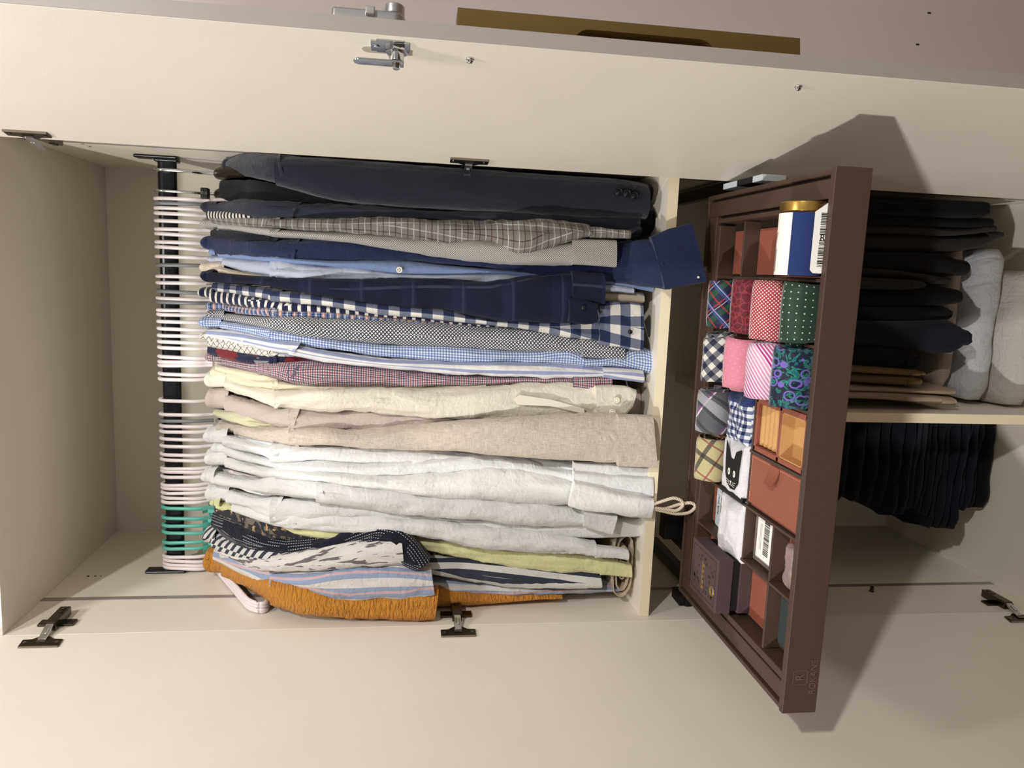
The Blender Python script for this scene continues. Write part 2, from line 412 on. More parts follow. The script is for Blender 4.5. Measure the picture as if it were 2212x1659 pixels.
# ------------------------------------------------------------------ hangers
def smooth_path(pts, per=6):
    pts = [V(p) for p in pts]; out = []
    for i in range(len(pts)-1):
        p0 = pts[max(0, i-1)]; p1 = pts[i]; p2 = pts[i+1]; p3 = pts[min(len(pts)-1, i+2)]
        for j in range(per):
            t = j/per
            out.append(.5*((2*p1) + (p2-p0)*t + (2*p0-5*p1+4*p2-p3)*t*t + (3*p1-p0-3*p2+p3)*t**3))
    out.append(pts[-1]); return out
def corner_path(pts, r, n=5):                               # closed polygon with rounded corners
    out = []; N = len(pts)
    for i in range(N):
        a, b, c = V(pts[i-1]), V(pts[i]), V(pts[(i+1) % N])
        rr = r[i] if isinstance(r, list) else r
        p = b + (a-b).normalized()*rr; q = b + (c-b).normalized()*rr
        for j in range(n+1):
            t = j/n; out.append(p*(1-t)**2 + b*2*t*(1-t) + q*t*t)
    return out
HOOK = smooth_path([(0, 0, -.075), (0, -.004, -.064), (0, -.0135, -.045), (0, -.0145, -.012), (0, -.0135, .010), (0, -.004, .0215), (0, .008, .0185), (0, .0135, .004), (0, .0135, -.012)], 4)
ARMS = corner_path([(0, 0, -.072), (0, -.120, -.196), (0, -.125, -.214), (0, .160, -.214), (0, .155, -.196)], [.03, .01, .01, .01, .01])
ARMS_BARE = corner_path([(0, 0, -.072), (0, -.195, -.178), (0, -.205, -.206), (0, .205, -.206), (0, .195, -.178)], [.03, .02, .016, .016, .02])
hook_me = {}; arm_me = {}
def make_hanger(kind, mat):
    e = empty('plastic_hanger', '', 'hanger')
    hk = MB().tube(HOOK, .0036, 8).build('hook', mat, e, True)
    ar = MB().tube(ARMS_BARE if kind == 'bare' else ARMS, .0038, 8, True).build('shoulder_frame', mat, e, True)
    if kind == 'teal':
        for s in (-1, 1):
            MB().prism([V((-.003, s*.012, -.072)), V((-.003, s*.022, -.058)), V((-.003, s*.034, -.060)), V((-.003, s*.026, -.068)), V((-.003, s*.03, -.086))], V((.006, 0, 0))).build('strap_notch', mat, e)
    return e
HL = {'white': ('white plastic hanger hooked on the black rod', 'white hangers on the rod'),
      'grey': ('grey plastic hanger hooked among the white ones on the rod', 'grey hangers on the rod'),
      'teal': ('teal plastic hanger with strap notches on the rod', 'teal hangers on the rod'),
      'bare': ('bare white hanger at the left end of the rod beside the ochre shirt', 'bare white hangers at the rod end')}
proto = {}; HANG = []; GARM = []
def hanger(kind, ypix, rz, tilt=0.0):
    key = kind
    if key not in proto:
        e = make_hanger(key, ('white' if key == 'bare' else key)+'_plastic'); proto[key] = e
    else:
        src = proto[key]; e = src.copy(); COL.objects.link(e)
        for ch in src.children:
            c = ch.copy(); COL.objects.link(c); c.parent = e
    lab, grp = HL[kind]; e['label'] = lab; e['group'] = grp; e['category'] = 'hanger'
    p = P(352, ypix, RY-.013)
    e.location = (min(max(p.x, .012), W-.02), RY, RZ); e.rotation_euler = (0, tilt, rz)
    HANG.append((e, kind))
HK = [(428, 'white'), (439, 'grey'), (449, 'white'), (460, 'white'), (476, 'white'), (494, 'white'), (505, 'white'), (522, 'white'), (534, 'white'), (554, 'white'),
      (573, 'grey'), (597, 'white'), (610, 'white'), (629, 'grey'), (644, 'white'), (653, 'grey'), (670, 'white'), (679, 'white'), (695, 'white'), (710, 'white'), (725, 'white'),
      (739, 'white'), (751, 'white'), (771, 'white'), (782, 'white'), (790, 'white'), (808, 'white'), (819, 'white'), (865, 'white'), (896, 'white'), (910, 'grey'), (921, 'white'),
      (933, 'white'), (949, 'white'), (964, 'white'), (982, 'white'), (994, 'white'), (1013, 'white'), (1019, 'white'), (1030, 'white'), (1048, 'white'), (1055, 'white'), (1065, 'white'),
      (1076, 'white'), (1085, 'white'), (1098, 'teal'), (1120, 'teal'), (1136, 'teal'), (1151, 'teal'), (1173, 'teal'), (1185, 'teal'),
      (1203, 'white'), (1212, 'bare'), (1221, 'bare'), (1229, 'bare'), (1238, 'bare')]
for y, kd in HK:
    rz = random.uniform(-.05, .05); tl = random.uniform(-.03, .03)
    if kd == 'bare': rz = .02+.03*random.random(); tl = .06
    hanger(kd, y, rz, tl)
# two wide jacket hangers with metal hooks
def jacket_hanger(ypix, label, flat, tagged):
    p = P(360, ypix, RY); x = p.x
    e = empty('jacket_hanger', label, 'hanger', None, (x, RY, RZ))
    hk = smooth_path([(0, 0, -.085), (0, -.002, -.06), (0, -.012, -.045), (0, -.0145, -.012), (0, -.0125, .012), (0, 0, .0215), (0, .0125, .012), (0, .0145, -.01)], 5)
    m = MB().tube(hk, .0026 if not flat else .0034, 8); m.build('hook', 'chrome', e, True)
    m = MB()
    rings = []; n = 14; N = 15
    for i in range(N):
        t = -1 + 2*i/(N-1); yy = t*.115; zz = -.094 - .075*abs(t)**1.3; a = .011+.004*abs(t)**2; b = .013
        if abs(t) > .99: a *= .5; b *= .5
        rings.append([V((a*math.cos(2*math.pi*j/n), yy, zz + b*math.sin(2*math.pi*j/n))) for j in range(n)])
    vs = [q for r in rings for q in r]
    m.add(vs, [(i*n+j, i*n+(j+1) % n, (i+1)*n+(j+1) % n, (i+1)*n+j) for i in range(N-1) for j in range(n)] + [tuple(range(n)), tuple(range((N-1)*n, N*n))[::-1]])
    m.build('shoulder_bar', 'wood_dark', e, True)
    if tagged:
        t = MB().box((-.010, -.012, -.074), (.010, .004, -.060)).build('size_tag', 'black', e, bevel=.002)
        for zz, s in ((-.064, '15'), (-.0705, '51')):
            text('size_print', s, .006, frame(V((.0005, -.0123, zz)), V((1, 0, 0)), V((0, 0, 1)), V((0, -1, 0))), 'ink_grey', t)
    return e
jacket_hanger(369, 'dark wooden hanger with flat chrome hook holding the navy blazer', True, False)
jacket_hanger(414, 'dark wide hanger with black size tag holding the black jacket', False, True)

# ------------------------------------------------------------------ garments
def secs3(secs, Yf, b):
    out = []
    for s in secs:
        if len(s) == 3: x, y0, y1 = s; A, B = P(x, y0, Yf), P(x, y1, Yf)
        elif len(s) == 4: x, y0, y1, Y = s; A, B = P(x, y0, Y), P(x, y1, Y)
        else: xa, ya, xb, yb, Y = s; A, B = P(xa, ya, Y), P(xb, yb, Y)
        out.append(((A+B)/2, (A-B)/2))
    return out
def loft(secs, Yf, b=.024, ex=2.3, wr=.0035, seed=0., n=30, step=.011, k1=38., k2=7., capa=True, capb=True, grow=1.0, push=0.0, ribs=0.0, inset=.6):
    S = secs3(secs, Yf, b)
    C = []
    for i in range(len(S)-1):
        p0 = S[max(0, i-1)]; p1 = S[i]; p2 = S[i+1]; p3 = S[min(len(S)-1, i+2)]
        L = (p2[0]-p1[0]).length; per = max(2, int(L/step))
        for j in range(per):
            t = j/per
            def cr(q): return .5*((2*p1[q]) + (p2[q]-p0[q])*t + (2*p0[q]-5*p1[q]+4*p2[q]-p3[q])*t*t + (3*p1[q]-p0[q]-3*p2[q]+p3[q])*t**3)
            C.append((cr(0), cr(1)))
    C.append(S[-1])
    m = MB(); vs = []; us = []; v = 0.0; N = len(C)
    for i, (c, h) in enumerate(C):
        if i: v += (c-C[i-1][0]).length
        h = h*grow; pts = []
        for j in range(n):
            a = -math.pi/2 + 2*math.pi*(j/n) + math.pi       # start at the back, front in the middle
            cx = math.copysign(abs(math.cos(a))**(2/ex), math.cos(a)); sy = math.copysign(abs(math.sin(a))**(2/ex), math.sin(a))
            pts.append(c + h*cx + V((0, b*(1-sy)-push, 0)))
        fr = n//2
        arc = [0.0]*n
        for j in range(fr+1, n): arc[j] = arc[j-1] + (pts[j]-pts[j-1]).length
        for j in range(fr-1, -1, -1): arc[j] = arc[j+1] - (pts[j]-pts[j+1]).length
        last = arc[n-1] + (pts[0]-pts[n-1]).length
        hx = h.normalized() if h.length > 1e-6 else V((1, 0, 0))
        for j in range(n):
            q = pts[j]; nx = (q-c-V((0, b-push, 0)))
            nx = nx.normalized() if nx.length > 1e-6 else V((0, -1, 0))
            w = min(1.0, h.length/.012)
            n1 = noise.noise(V((arc[j]*k1+v*3, v*k2, seed))); n2 = noise.noise(V((arc[j]*k1*2.1+v*16, v*k2*1.8, seed+7.3)))
            d = wr*w*(1.25*n1 + 1.3*(1-2.6*abs(n2))*.5 + .4*noise.noise(V((arc[j]*60, v*60, seed+3.1))))
            if ribs: d += ribs*abs(noise.noise(V((arc[j]*70, v*230, seed))))
            vs.append(q + nx*d)
        us.append((arc, last, v))
    fs = []; uv = []
    for i in range(N-1):
        for j in range(n):
            j2 = (j+1) % n
            fs.append((i*n+j, (i+1)*n+j, (i+1)*n+j2, i*n+j2))
            ua, ub = us[i], us[i+1]
            e1 = ua[0][j2] if j2 else ua[1]; e2 = ub[0][j2] if j2 else ub[1]
            uv.append(((ua[0][j], ua[2]), (ub[0][j], ub[2]), (e2, ub[2]), (e1, ua[2])))
    m.add(vs, fs, uv)
    def cap(i, flip):
        ring = vs[i*n:(i+1)*n]; c = sum((V(p) for p in ring), V((0, 0, 0)))/n
        ins = [c + (V(p)-c)*inset + (V((0, 0, .006)) if flip else V((0, 0, -.001))) for p in ring]
        v0 = us[i][2]; ar = us[i][0]
        f2 = [(j, (j+1) % n, n+(j+1) % n, n+j) for j in range(n)] + [tuple(range(n, 2*n))]
        u2 = [((ar[j], v0), (ar[(j+1) % n], v0), (ar[(j+1) % n], v0), (ar[j], v0)) for j in range(n)] + [[(ar[j], v0) for j in range(n)]]
        m.add(list(ring)+ins, f2, u2)
    if capa: cap(0, False)
    if capb: cap(N-1, True)
    return m
def blade(name, mat, parent, X0, X1, ztop, zhem, th=.0065, half=.175, seed=0.):
    m = MB(); n = 28; N = 26; vs = []; uv = []; fs = []
    for i in range(N):
        t = i/(N-1); z = ztop + (zhem-ztop)*t; dz = ztop-z
        hd = min(half, .05 + dz*1.25); x = X0 + (X1-X0)*min(1, t*1.3)
        for j in range(n):
            a = 2*math.pi*j/n
            cx = math.copysign(abs(math.cos(a))**.9, math.cos(a)); sy = math.copysign(abs(math.sin(a))**.8, math.sin(a))
            w = .003*noise.noise(V((sy*hd*30, z*6, seed)))
            vs.append((x + cx*th*(1 if i else .4) + w, RY+.012 + sy*hd, z))
    for i in range(N-1):
        for j in range(n):
            j2 = (j+1) % n; fs.append((i*n+j, i*n+j2, (i+1)*n+j2, (i+1)*n+j))
            uv.append([(vs[q][1]-(.05 if j > n/2 else 0), vs[q][2]) for q in fs[-1]])
    fs += [tuple(range(n))[::-1], tuple(range((N-1)*n, N*n))]; uv += [[(0, 0)]*n, [(0, 0)]*n]
    m.add(vs, fs, uv); return m.build(name, mat, parent, True)
SEED = [0]
def button(parent, x, y, Y, rpx, mat, holes=True, eye='ink'):
    c = P(x, y, Y); r = rpx*(c-CAM).length/FPX
    n = (CAM-c).normalized(); n = V((n.x*.3, -1, n.z*.2)).normalized()
    b = MB().cyl(c+n*.0002, c+n*.0022, r, r*.92, 18)
    b.tube([c+n*.0024+(n.orthogonal()*math.cos(t)+n.cross(n.orthogonal())*math.sin(t)).normalized()*r*.8 for t in [2*math.pi*i/16 for i in range(16)]], r*.16, 6, True)
    o = b.build('button', mat, parent, True)
    t = n.orthogonal().normalized(); w = n.cross(t)
    if holes: MB().cyl(c+n*.0021+t*r*.25+w*r*.25, c+n*.0026+t*r*.25+w*r*.25, r*.14, n=8).cyl(c+n*.0021-t*r*.25-w*r*.25, c+n*.0026-t*r*.25-w*r*.25, r*.14, n=8).cyl(c+n*.0021-t*r*.25+w*r*.25, c+n*.0026-t*r*.25+w*r*.25, r*.14, n=8).cyl(c+n*.0021+t*r*.25-w*r*.25, c+n*.0026+t*r*.25-w*r*.25, r*.14, n=8).build('button_hole', eye, o)
    return o
def garment(name, label, cat, mat, secs, Yf=.06, split=590, cuff=None, collar=None, Yc=None, b=.022, wr=.005, hem=.70, body=True, buttons=(), cuff_b=.011, more=(), ribs=0.0, group=None, cx=4.0):
    SEED[0] += 1; sd = SEED[0]*3.17
    full = [tuple(s) + ((Yf,) if len(s) == 3 else ()) for s in secs]
    first = secs3(full, Yf, b)
    e = empty(name, label, cat, group or 'garments hanging on the rod', (first[0][0].x, RY, RZ-.075))
    mi = e.matrix_world.inverted()
    def fix(o):
        o.matrix_parent_inverse = Matrix.Translation(-V(e.location)); return o
    def xm(s): return s[0] if len(s) == 4 else (s[0]+s[2])/2
    up = [s for s in full if xm(s) <= split]; lo = [s for s in full if xm(s) > split]
    if len(lo) >= 1 and len(up) >= 2:
        q = lo[0]
        if len(q) == 4:
            sl = random.uniform(6, 13)*(1 if random.random() < .7 else -.6)
            q = (q[0]+sl, q[1], q[0]-sl, q[2], q[3])
        fix(loft(up+[q], Yf, b, wr=wr*.8, seed=sd, ribs=ribs, grow=1.04, push=.0026, inset=.97).build('shoulder', mat, e, True))
        st = [(a[0]-(18 if i_ == 0 else 0),)+tuple(a[1:]) if len(a) == 4 else a for i_, a in enumerate(lo)]
        if len(lo) >= 2: fix(loft(st, Yf, b, wr=wr, seed=sd+1, ribs=ribs).build('sleeve', mat, e, True))
    else:
        fix(loft(full, Yf, b, wr=wr, seed=sd, ribs=ribs).build('shoulder', mat, e, True))
    if cuff:
        yc = Yf-.006 if Yc is None else Yc
        for ci, cf in enumerate(cuff if isinstance(cuff[0], list) else [cuff]):
            o = fix(loft(cf, yc-.003*ci, cuff_b, ex=cx, wr=wr*.45, seed=sd+2+ci, inset=.86, k2=20).build('cuff', mat, e, True))
    if collar:
        x0, x1, y0, y1 = collar; h = y1-y0
        yk = .205
        sc = [(x0, y0+h*.27, y1-h*.27, yk+.006), (x0+3, y0+h*.10, y1-h*.10, yk+.002), (x0+9, y0+h*.03, y1-h*.03, yk), ((x0+x1)/2, y0, y1, yk), (x1, y0+h*.04, y1-h*.02, yk-.02)]
        fix(loft(sc, yk, .028, ex=2.6, wr=.0012, seed=sd+5, grow=1.04).build('collar', mat, e, True))
    for mo in more:
        fix(loft(mo[0], mo[1], mo[2], wr=wr, seed=sd+9, ribs=ribs).build(mo[3], mo[4] if len(mo) > 4 else mat, e, True))
    if body:
        X0 = first[0][0].x; X1 = sum(c.x for c, h in first[-3:])/len(first[-3:])
        fix(blade('body', mat, e, X0, .6*X0+.4*X1, first[0][0].z+.004, first[0][0].z-hem, seed=sd))
    for bt in buttons:
        o = button(e, *bt); fix(o)
    GARM.append(e)
    return e

F = {}
F['navy_wool'] = solid('navy_wool', (31, 33, 48), weave=2200, sheen=.3)
F['black_wool'] = solid('black_wool', (14, 14, 18), sheen=.1)
F['charcoal'] = twill('charcoal_twill', (52, 56, 70), (36, 39, 50))
F['bw_fine'] = stripes('black_white_stripe', (228, 224, 216), [((20, 20, 24), .011, .5, 0)], 'v')
F['windowpane'] = plaid('grey_windowpane', (132, 129, 124), [((70, 40, 36), .022, .07, .1), ((205, 203, 200), .022, .07, .6)], [((205, 203, 200), .02, .08, .1), ((84, 48, 44), .02, .08, .6)])
F['weave'] = diamond('grey_micro_weave', .0036, .30, (84, 80, 78), (236, 232, 226))
F['ink_navy'] = solid('ink_navy', (16, 19, 34))
F['navy_linen'] = solid('navy_linen', (36, 46, 84), bump=.6)
F['chambray'] = solid('mid_blue_chambray', (138, 158, 204))
F['light_blue'] = solid('light_blue_cotton', (196, 203, 220))
F['ivory_silk'] = solid('cream_cotton', (232, 218, 196))
F['flannel'] = plaid('navy_flannel', (18, 22, 44), [((62, 68, 88), .085, .05, .3)], [((70, 74, 92), .085, .05, .2), ((26, 32, 60), .085, .3, .4)], mixf=.6, sheen=.05)
F['buffalo'] = gingham('navy_buffalo_check', .037, (230, 226, 218), (112, 118, 136), (32, 42, 78))
F['navy_stripe'] = stripes('navy_white_stripe', (24, 30, 62), [((232, 228, 218), .016, .36, 0)], 'v')
F['multi'] = plaid('blue_orange_check', (120, 142, 190), [((30, 34, 50), .012, .12, 0), ((220, 170, 140), .024, .2, .3), ((226, 222, 216), .012, .14, .5)], [((30, 34, 50), .012, .16, 0), ((214, 150, 116), .024, .22, .35), ((226, 222, 216), .012, .16, .6)])
F['net'] = diamond('navy_white_net', .0062, .36, (34, 40, 62), (234, 232, 228))
F['mini'] = gingham('blue_mini_gingham', .0050, (236, 239, 248), (156, 172, 210), (98, 120, 172))
F['bluestripe'] = stripes('blue_grey_wide_stripe', (238, 236, 234), [((160, 168, 200), .02, .45, 0)], 'u')
F['grid'] = plaid('white_black_grid', (226, 220, 210), [((40, 38, 40), .011, .1, 0)], [((40, 38, 40), .011, .1, 0)], rot=.7, mixf=1)
def patch(k, u, v, uv):
    r = k.vor(k.stretch(uv, 1, .6), 34, 'F1', 1)
    p = k.N.new('ShaderNodeSeparateColor'); k.lk(r, p.inputs[0])
    c = k.mix(k.ma('GREATER_THAN', p.outputs[0], .45), lin((30, 34, 60)), lin((120, 34, 44)))
    return k.mix(k.ma('GREATER_THAN', p.outputs[1], .78), c, lin((130, 130, 132)))
F['patch'] = fabric('navy_red_patchwork', patch)
F['redgingham'] = plaid('red_navy_micro_gingham', (240, 230, 234), [((36, 36, 66), .008, .3, 0), ((140, 44, 66), .008, .3, .5)], [((36, 36, 66), .008, .3, 0), ((140, 44, 66), .008, .3, .5)], mixf=.75)
F['cream_y'] = solid('cream_yellow_cotton', (236, 228, 198))
F['ivory'] = solid('ivory_cotton', (242, 236, 216), bump=.55)
F['taupe'] = solid('taupe_cotton', (204, 188, 180))
F['olive'] = solid('pale_olive_cotton', (214, 212, 176))
def linen(k, u, v, uv):
    a = k.noise(k.stretch(uv, 1400, 60), 1, 3); b2 = k.noise(k.stretch(uv, 60, 1400), 1, 3)
    f = k.ma('MULTIPLY', k.ma('ADD', a, b2), .5)
    f = k.ma('MULTIPLY', k.ma('SUBTRACT', f, .38), 4.0)
    return k.mix(f, lin((192, 178, 160)), lin((232, 222, 206)))
F['linen'] = fabric('natural_linen', linen, bump=.5)
F['faint'] = stripes('white_faint_blue_stripe', (238, 240, 244), [((206, 216, 234), .008, .4, 0)])
for i in range(6): F['white%d' % i] = solid('white_cotton_%d' % i, ((246, 245, 245), (248, 247, 248), (250, 248, 244), (253, 251, 248), (254, 252, 248), (254, 252, 248))[i], bump=.5)
F['lime'] = solid('pale_lime_cotton', (240, 238, 180), bump=.5)
def floral(k, u, v, uv):
    nn = k.noise(uv, 28, 2, 1.6); c = k.mix(k.ma('GREATER_THAN', nn, .54), lin((50, 50, 56)), lin((122, 112, 100)))
    c = k.mix(k.ma('GREATER_THAN', k.noise(uv, 22, 2, 2.6), .62), c, lin((204, 168, 124)))
    return k.mix(k.ma('LESS_THAN', k.noise(uv, 34, 2, 2.), .38), c, lin((24, 25, 34)))
F['floral'] = fabric('dark_floral_print', floral)
def dash(k, u, v, uv):
    a = k.band(u, .0052, .22); b2 = k.band(v, .0042, .55); g = k.ma('GREATER_THAN', k.noise(k.stretch(uv, 30, 12), 1, 1), .5)
    return k.mix(k.ma('MULTIPLY', k.ma('MULTIPLY', a, b2), g), lin((24, 27, 44)), lin((214, 214, 214)))
F['dash'] = fabric('navy_white_dash', dash, bump=.6)
F['broad'] = stripes('charcoal_white_broad_stripe', (230, 228, 224), [((58, 62, 76), .021, .46, .2)], 'd')
F['broad_v'] = stripes('charcoal_white_broad_stripe_long', (230, 228, 224), [((58, 62, 76), .021, .46, .2)], 'u')
def brush(k, u, v, uv):
    r = k.stretch(uv, 130, 22, 1, .6)
    f = k.ma('GREATER_THAN', k.noise(r, 1, 3), .585)
    return k.mix(f, lin((236, 231, 225)), lin((122, 114, 118)))
F['brush'] = fabric('white_brush_stroke_print', brush)
def candy(k, u, v, uv):
    c = k.mix(k.band(u, .062, .34, .3), lin((240, 234, 230)), lin((166, 180, 208)))
    return k.mix(k.band(u, .031, .14, .3), c, lin((226, 194, 198)))
F['candy'] = fabric('blue_pink_stripe', candy, bump=.6)
F['ochre'] = solid('ochre_seersucker', (222, 148, 56), bump=.7, pucker=4.0)

S, J, SS = 'dress_shirt', 'suit_jacket', 'short_sleeve_shirt'
garment(J, 'navy wool blazer at the right end of the rod, three dark sleeve buttons', 'jacket', F['navy_wool'],
        [(486, 344, 374, .21), (510, 333, 374, .16), (540, 328, 378, .11), (575, 329, 386, .07), (610, 331, 396, .05), (640, 334, 408, .045), (700, 338, 426), (820, 347, 440), (950, 356, 447), (1100, 366, 456), (1250, 376, 464), (1370, 388, 471), (1405, 396, 470)],
        Yf=.04, b=.03, wr=.002, split=590, collar=(478, 525, 338, 374), hem=.80, buttons=[(1336, 415, .037, 8.5, 'darkbutton'), (1354, 418, .037, 8.5, 'darkbutton'), (1370, 423, .037, 8.5, 'darkbutton')],
        more=[([(1250, 382, 440), (1400, 392, 440), (1442, 396, 436)], .10, .05, 'front_panel')])
garment(J, 'black jacket hanging between the navy blazer and the charcoal shirt', 'jacket', F['black_wool'],
        [(474, 388, 424, .20), (520, 388, 446, .15), (560, 390, 452, .10), (640, 405, 456, .075), (820, 425, 460, .075), (1050, 440, 470, .075), (1300, 445, 490, .075), (1420, 450, 505, .075)], Yf=.075, b=.03, wr=.002, split=700, hem=.80)
garment(S, 'charcoal twill shirt hanging next to the black jacket', 'shirt', F['charcoal'],
        [(452, 440, 460, .195), (480, 438, 462, .17), (515, 432, 464, .11), (560, 432, 466, .065), (640, 438, 468, .055), (820, 446, 470), (950, 455, 474), (1050, 458, 479), (1200, 463, 496), (1385, 474, 514)], Yf=.055, split=590, collar=(432, 466, 433, 458))
garment(S, 'black and white striped shirt, only its shoulder showing above the grey checked shirt', 'shirt', F['bw_fine'],
        [(446, 456, 470, .2), (500, 458, 473, .13), (555, 462, 473, .09), (700, 466, 474, .09), (1000, 470, 478, .09)], Yf=.09, split=590, b=.015)
garment(S, 'grey shirt with a thin windowpane check and a twisted sleeve', 'shirt', F['windowpane'],
        [(455, 466, 480, .19), (530, 468, 488, .1), (600, 468, 492, .06), (700, 470, 499), (820, 469, 502), (900, 471, 512), (1000, 474, 527), (1060, 476, 534), (1130, 479, 543, .006), (1180, 480, 531, .004), (1240, 484, 517, .006), (1278, 489, 512, .01)],
        Yf=.035, wr=.006, cuff=[(1275, 490, 512), (1300, 490, 513), (1363, 498, 515)], Yc=.01, split=590)
garment(S, 'light grey micro-weave shirt with a wide squared cuff', 'shirt', F['weave'],
        [(470, 480, 496, .19), (540, 487, 503, .1), (600, 493, 510, .06), (700, 500, 519), (820, 504, 535), (950, 512, 556), (1050, 520, 567, .03), (1150, 525, 572, .018), (1242, 520, 571, .012)],
        Yf=.045, wr=.002, cuff=[(1238, 515, 571), (1290, 517, 574), (1333, 519, 577)], Yc=.008, collar=(432, 482, 470, 493), split=590)
garment(S, 'ink navy shirt, a dark shoulder between the grey weave and navy linen shirts', 'shirt', F['ink_navy'],
        [(455, 497, 515, .2), (520, 500, 524, .12), (600, 508, 530, .08), (800, 520, 538, .08), (1000, 535, 560, .085)], Yf=.08, split=590)
garment(S, 'navy linen shirt whose long cuff hangs below the shelf edge', 'shirt', F['navy_linen'],
        [(462, 514, 546, .19), (520, 518, 550, .12), (560, 518, 556, .08), (640, 517, 564, .06), (720, 519, 563), (820, 530, 564), (950, 546, 570), (1050, 556, 578), (1150, 560, 595), (1250, 540, 612, .044), (1340, 522, 612, .030), (1378, 518, 1392, 616, .006), (1416, 513, 1444, 625, -.010)],
        Yf=.055, wr=.005, cuff=[(1408, 513, 1438, 626, -.013), (1450, 497, 1480, 620, -.013), (1496, 482, 1528, 608, -.012)], collar=(432, 468, 509, 538), split=590, buttons=[(1508, 599, -.014, 2.5, 'pearl', False)])
garment(S, 'mid blue chambray shirt with a white button on its placket', 'shirt', F['chambray'],
        [(470, 540, 556, .19), (540, 548, 562, .12), (600, 551, 567, .07), (700, 562, 575), (820, 562, 588), (870, 563, 594), (950, 572, 594), (1050, 580, 594), (1200, 590, 606, .065), (1300, 600, 614, .06)],
        Yf=.052, wr=.002, cuff=[(1296, 602, 614), (1340, 605, 617), (1412, 615, 631)], Yc=.05, collar=(450, 482, 534, 553), split=590, buttons=[(863, 583, .048, 7, 'paper')], cuff_b=.016, cx=2.5)
garment(S, 'pale blue-grey shirt hanging next to the mid blue chambray one', 'shirt', F['light_blue'],
        [(480, 558, 574, .19), (540, 563, 590, .12), (600, 566, 603, .07), (640, 572, 605), (760, 577, 607), (820, 585, 605), (900, 592, 605), (1050, 590, 613), (1110, 590, 614), (1300, 608, 628, .06)],
        Yf=.055, cuff=[(1296, 613, 630), (1340, 614, 632), (1370, 617, 635)], Yc=.052, collar=(447, 490, 551, 568), split=590, cuff_b=.014, cx=2.5)
garment(S, 'cream shirt with a smooth rounded collar beside the dark flannel shirt', 'shirt', F['ivory_silk'],
        [(470, 575, 592, .18), (530, 588, 600, .14), (700, 596, 612, .09), (1000, 608, 625, .09), (1290, 628, 650, .07)], Yf=.08, split=520, cuff=[(1290, 630, 652), (1340, 631, 654), (1392, 634, 655)], Yc=.062, collar=(430, 484, 564, 590), cuff_b=.018, cx=3)
garment(S, 'dark navy flannel shirt with faint plaid and two overlapping cuffs', 'shirt', F['flannel'],
        [(450, 587, 608, .19), (540, 597, 614, .1), (600, 600, 620, .06), (700, 604, 642), (820, 605, 657), (950, 605, 668), (1050, 612, 690, .02), (1150, 597, 697, .012), (1238, 588, 697, .012)],
        Yf=.035, wr=.004, cuff=[[(1237, 586, 652), (1270, 588, 653), (1308, 591, 655)], [(1230, 646, 694), (1265, 648, 700), (1291, 656, 696)]], Yc=.006, collar=(432, 458, 581, 609), split=590, buttons=[(1260, 665, .001, 5, 'darkbutton', False)])
garment(S, 'navy and white large gingham shirt with a wide buttoned cuff', 'shirt', F['buffalo'],
        [(458, 611, 632, .2), (540, 620, 640, .12), (600, 628, 650, .07), (700, 640, 660), (820, 655, 680), (950, 670, 691), (1050, 685, 702), (1150, 690, 716), (1230, 690, 730), (1300, 680, 742)],
        Yf=.042, cuff=[(1296, 653, 742), (1340, 654, 750), (1391, 658, 760)], Yc=.03, split=590, buttons=[(1361, 717, .027, 5, 'darkbutton')])
garment(S, 'navy and white stripe shirt tucked behind the large gingham one', 'shirt', F['navy_stripe'],
        [(452, 627, 650, .19), (500, 632, 658, .15), (540, 640, 664, .12), (620, 652, 673, .07), (720, 662, 678), (850, 676, 688), (1000, 694, 704), (1150, 708, 716)], Yf=.06, split=590, collar=(426, 460, 621, 643))
garment(S, 'small blue and orange checked shirt above the navy net-pattern shirt', 'shirt', F['multi'],
        [(484, 656, 673, .19), (540, 665, 681, .12), (600, 668, 686, .07), (700, 672, 690), (850, 686, 698), (1000, 698, 708), (1150, 710, 720)], Yf=.062, split=590, collar=(444, 490, 651, 672))
garment(S, 'navy shirt with a white diamond net pattern', 'shirt', F['net'],
        [(480, 677, 695, .19), (540, 684, 702, .12), (600, 686, 713, .07), (640, 686, 723), (700, 688, 733), (820, 693, 745), (950, 703, 750), (1050, 707, 757), (1150, 716, 762), (1262, 733, 770)],
        Yf=.048, wr=.003, cuff=[(1258, 734, 771), (1310, 739, 775), (1350, 745, 778)], collar=(444, 484, 668, 690), split=590)
garment(S, 'blue mini gingham shirt with a flared cuff end', 'shirt', F['mini'],
        [(475, 695, 711, .18), (540, 704, 722, .12), (600, 712, 739, .07), (700, 730, 753), (820, 744, 773), (950, 750, 782), (1050, 756, 787), (1150, 758, 790), (1230, 754, 792), (1268, 772, 796)],
        Yf=.05, wr=.004, cuff=[(1262, 775, 796, .045), (1320, 770, 794, .045), (1375, 750, 802, .045), (1425, 762, 808, .04), (1444, 772, 786, .04)], collar=(428, 478, 684, 710), split=590, cuff_b=.02, cx=2.4)
garment(S, 'white shirt with broad blue-grey stripes', 'shirt', F['bluestripe'],
        [(445, 714, 731, .2), (520, 722, 746, .13), (590, 735, 762, .07), (640, 742, 768), (700, 758, 783), (820, 775, 798), (950, 780, 808), (1050, 784, 815), (1200, 786, 818), (1308, 795, 817)],
        Yf=.045, cuff=[(1304, 795, 817), (1345, 797, 822), (1392, 801, 828)], split=590, cuff_b=.016, cx=3)
garment(S, 'off-white shirt with a thin black grid, only its shoulder showing', 'shirt', F['grid'],
        [(448, 722, 749, .19), (540, 735, 766, .12), (600, 750, 774, .08), (700, 768, 783, .08), (900, 788, 800, .09)], Yf=.085, split=590, collar=(430, 456, 717, 737))
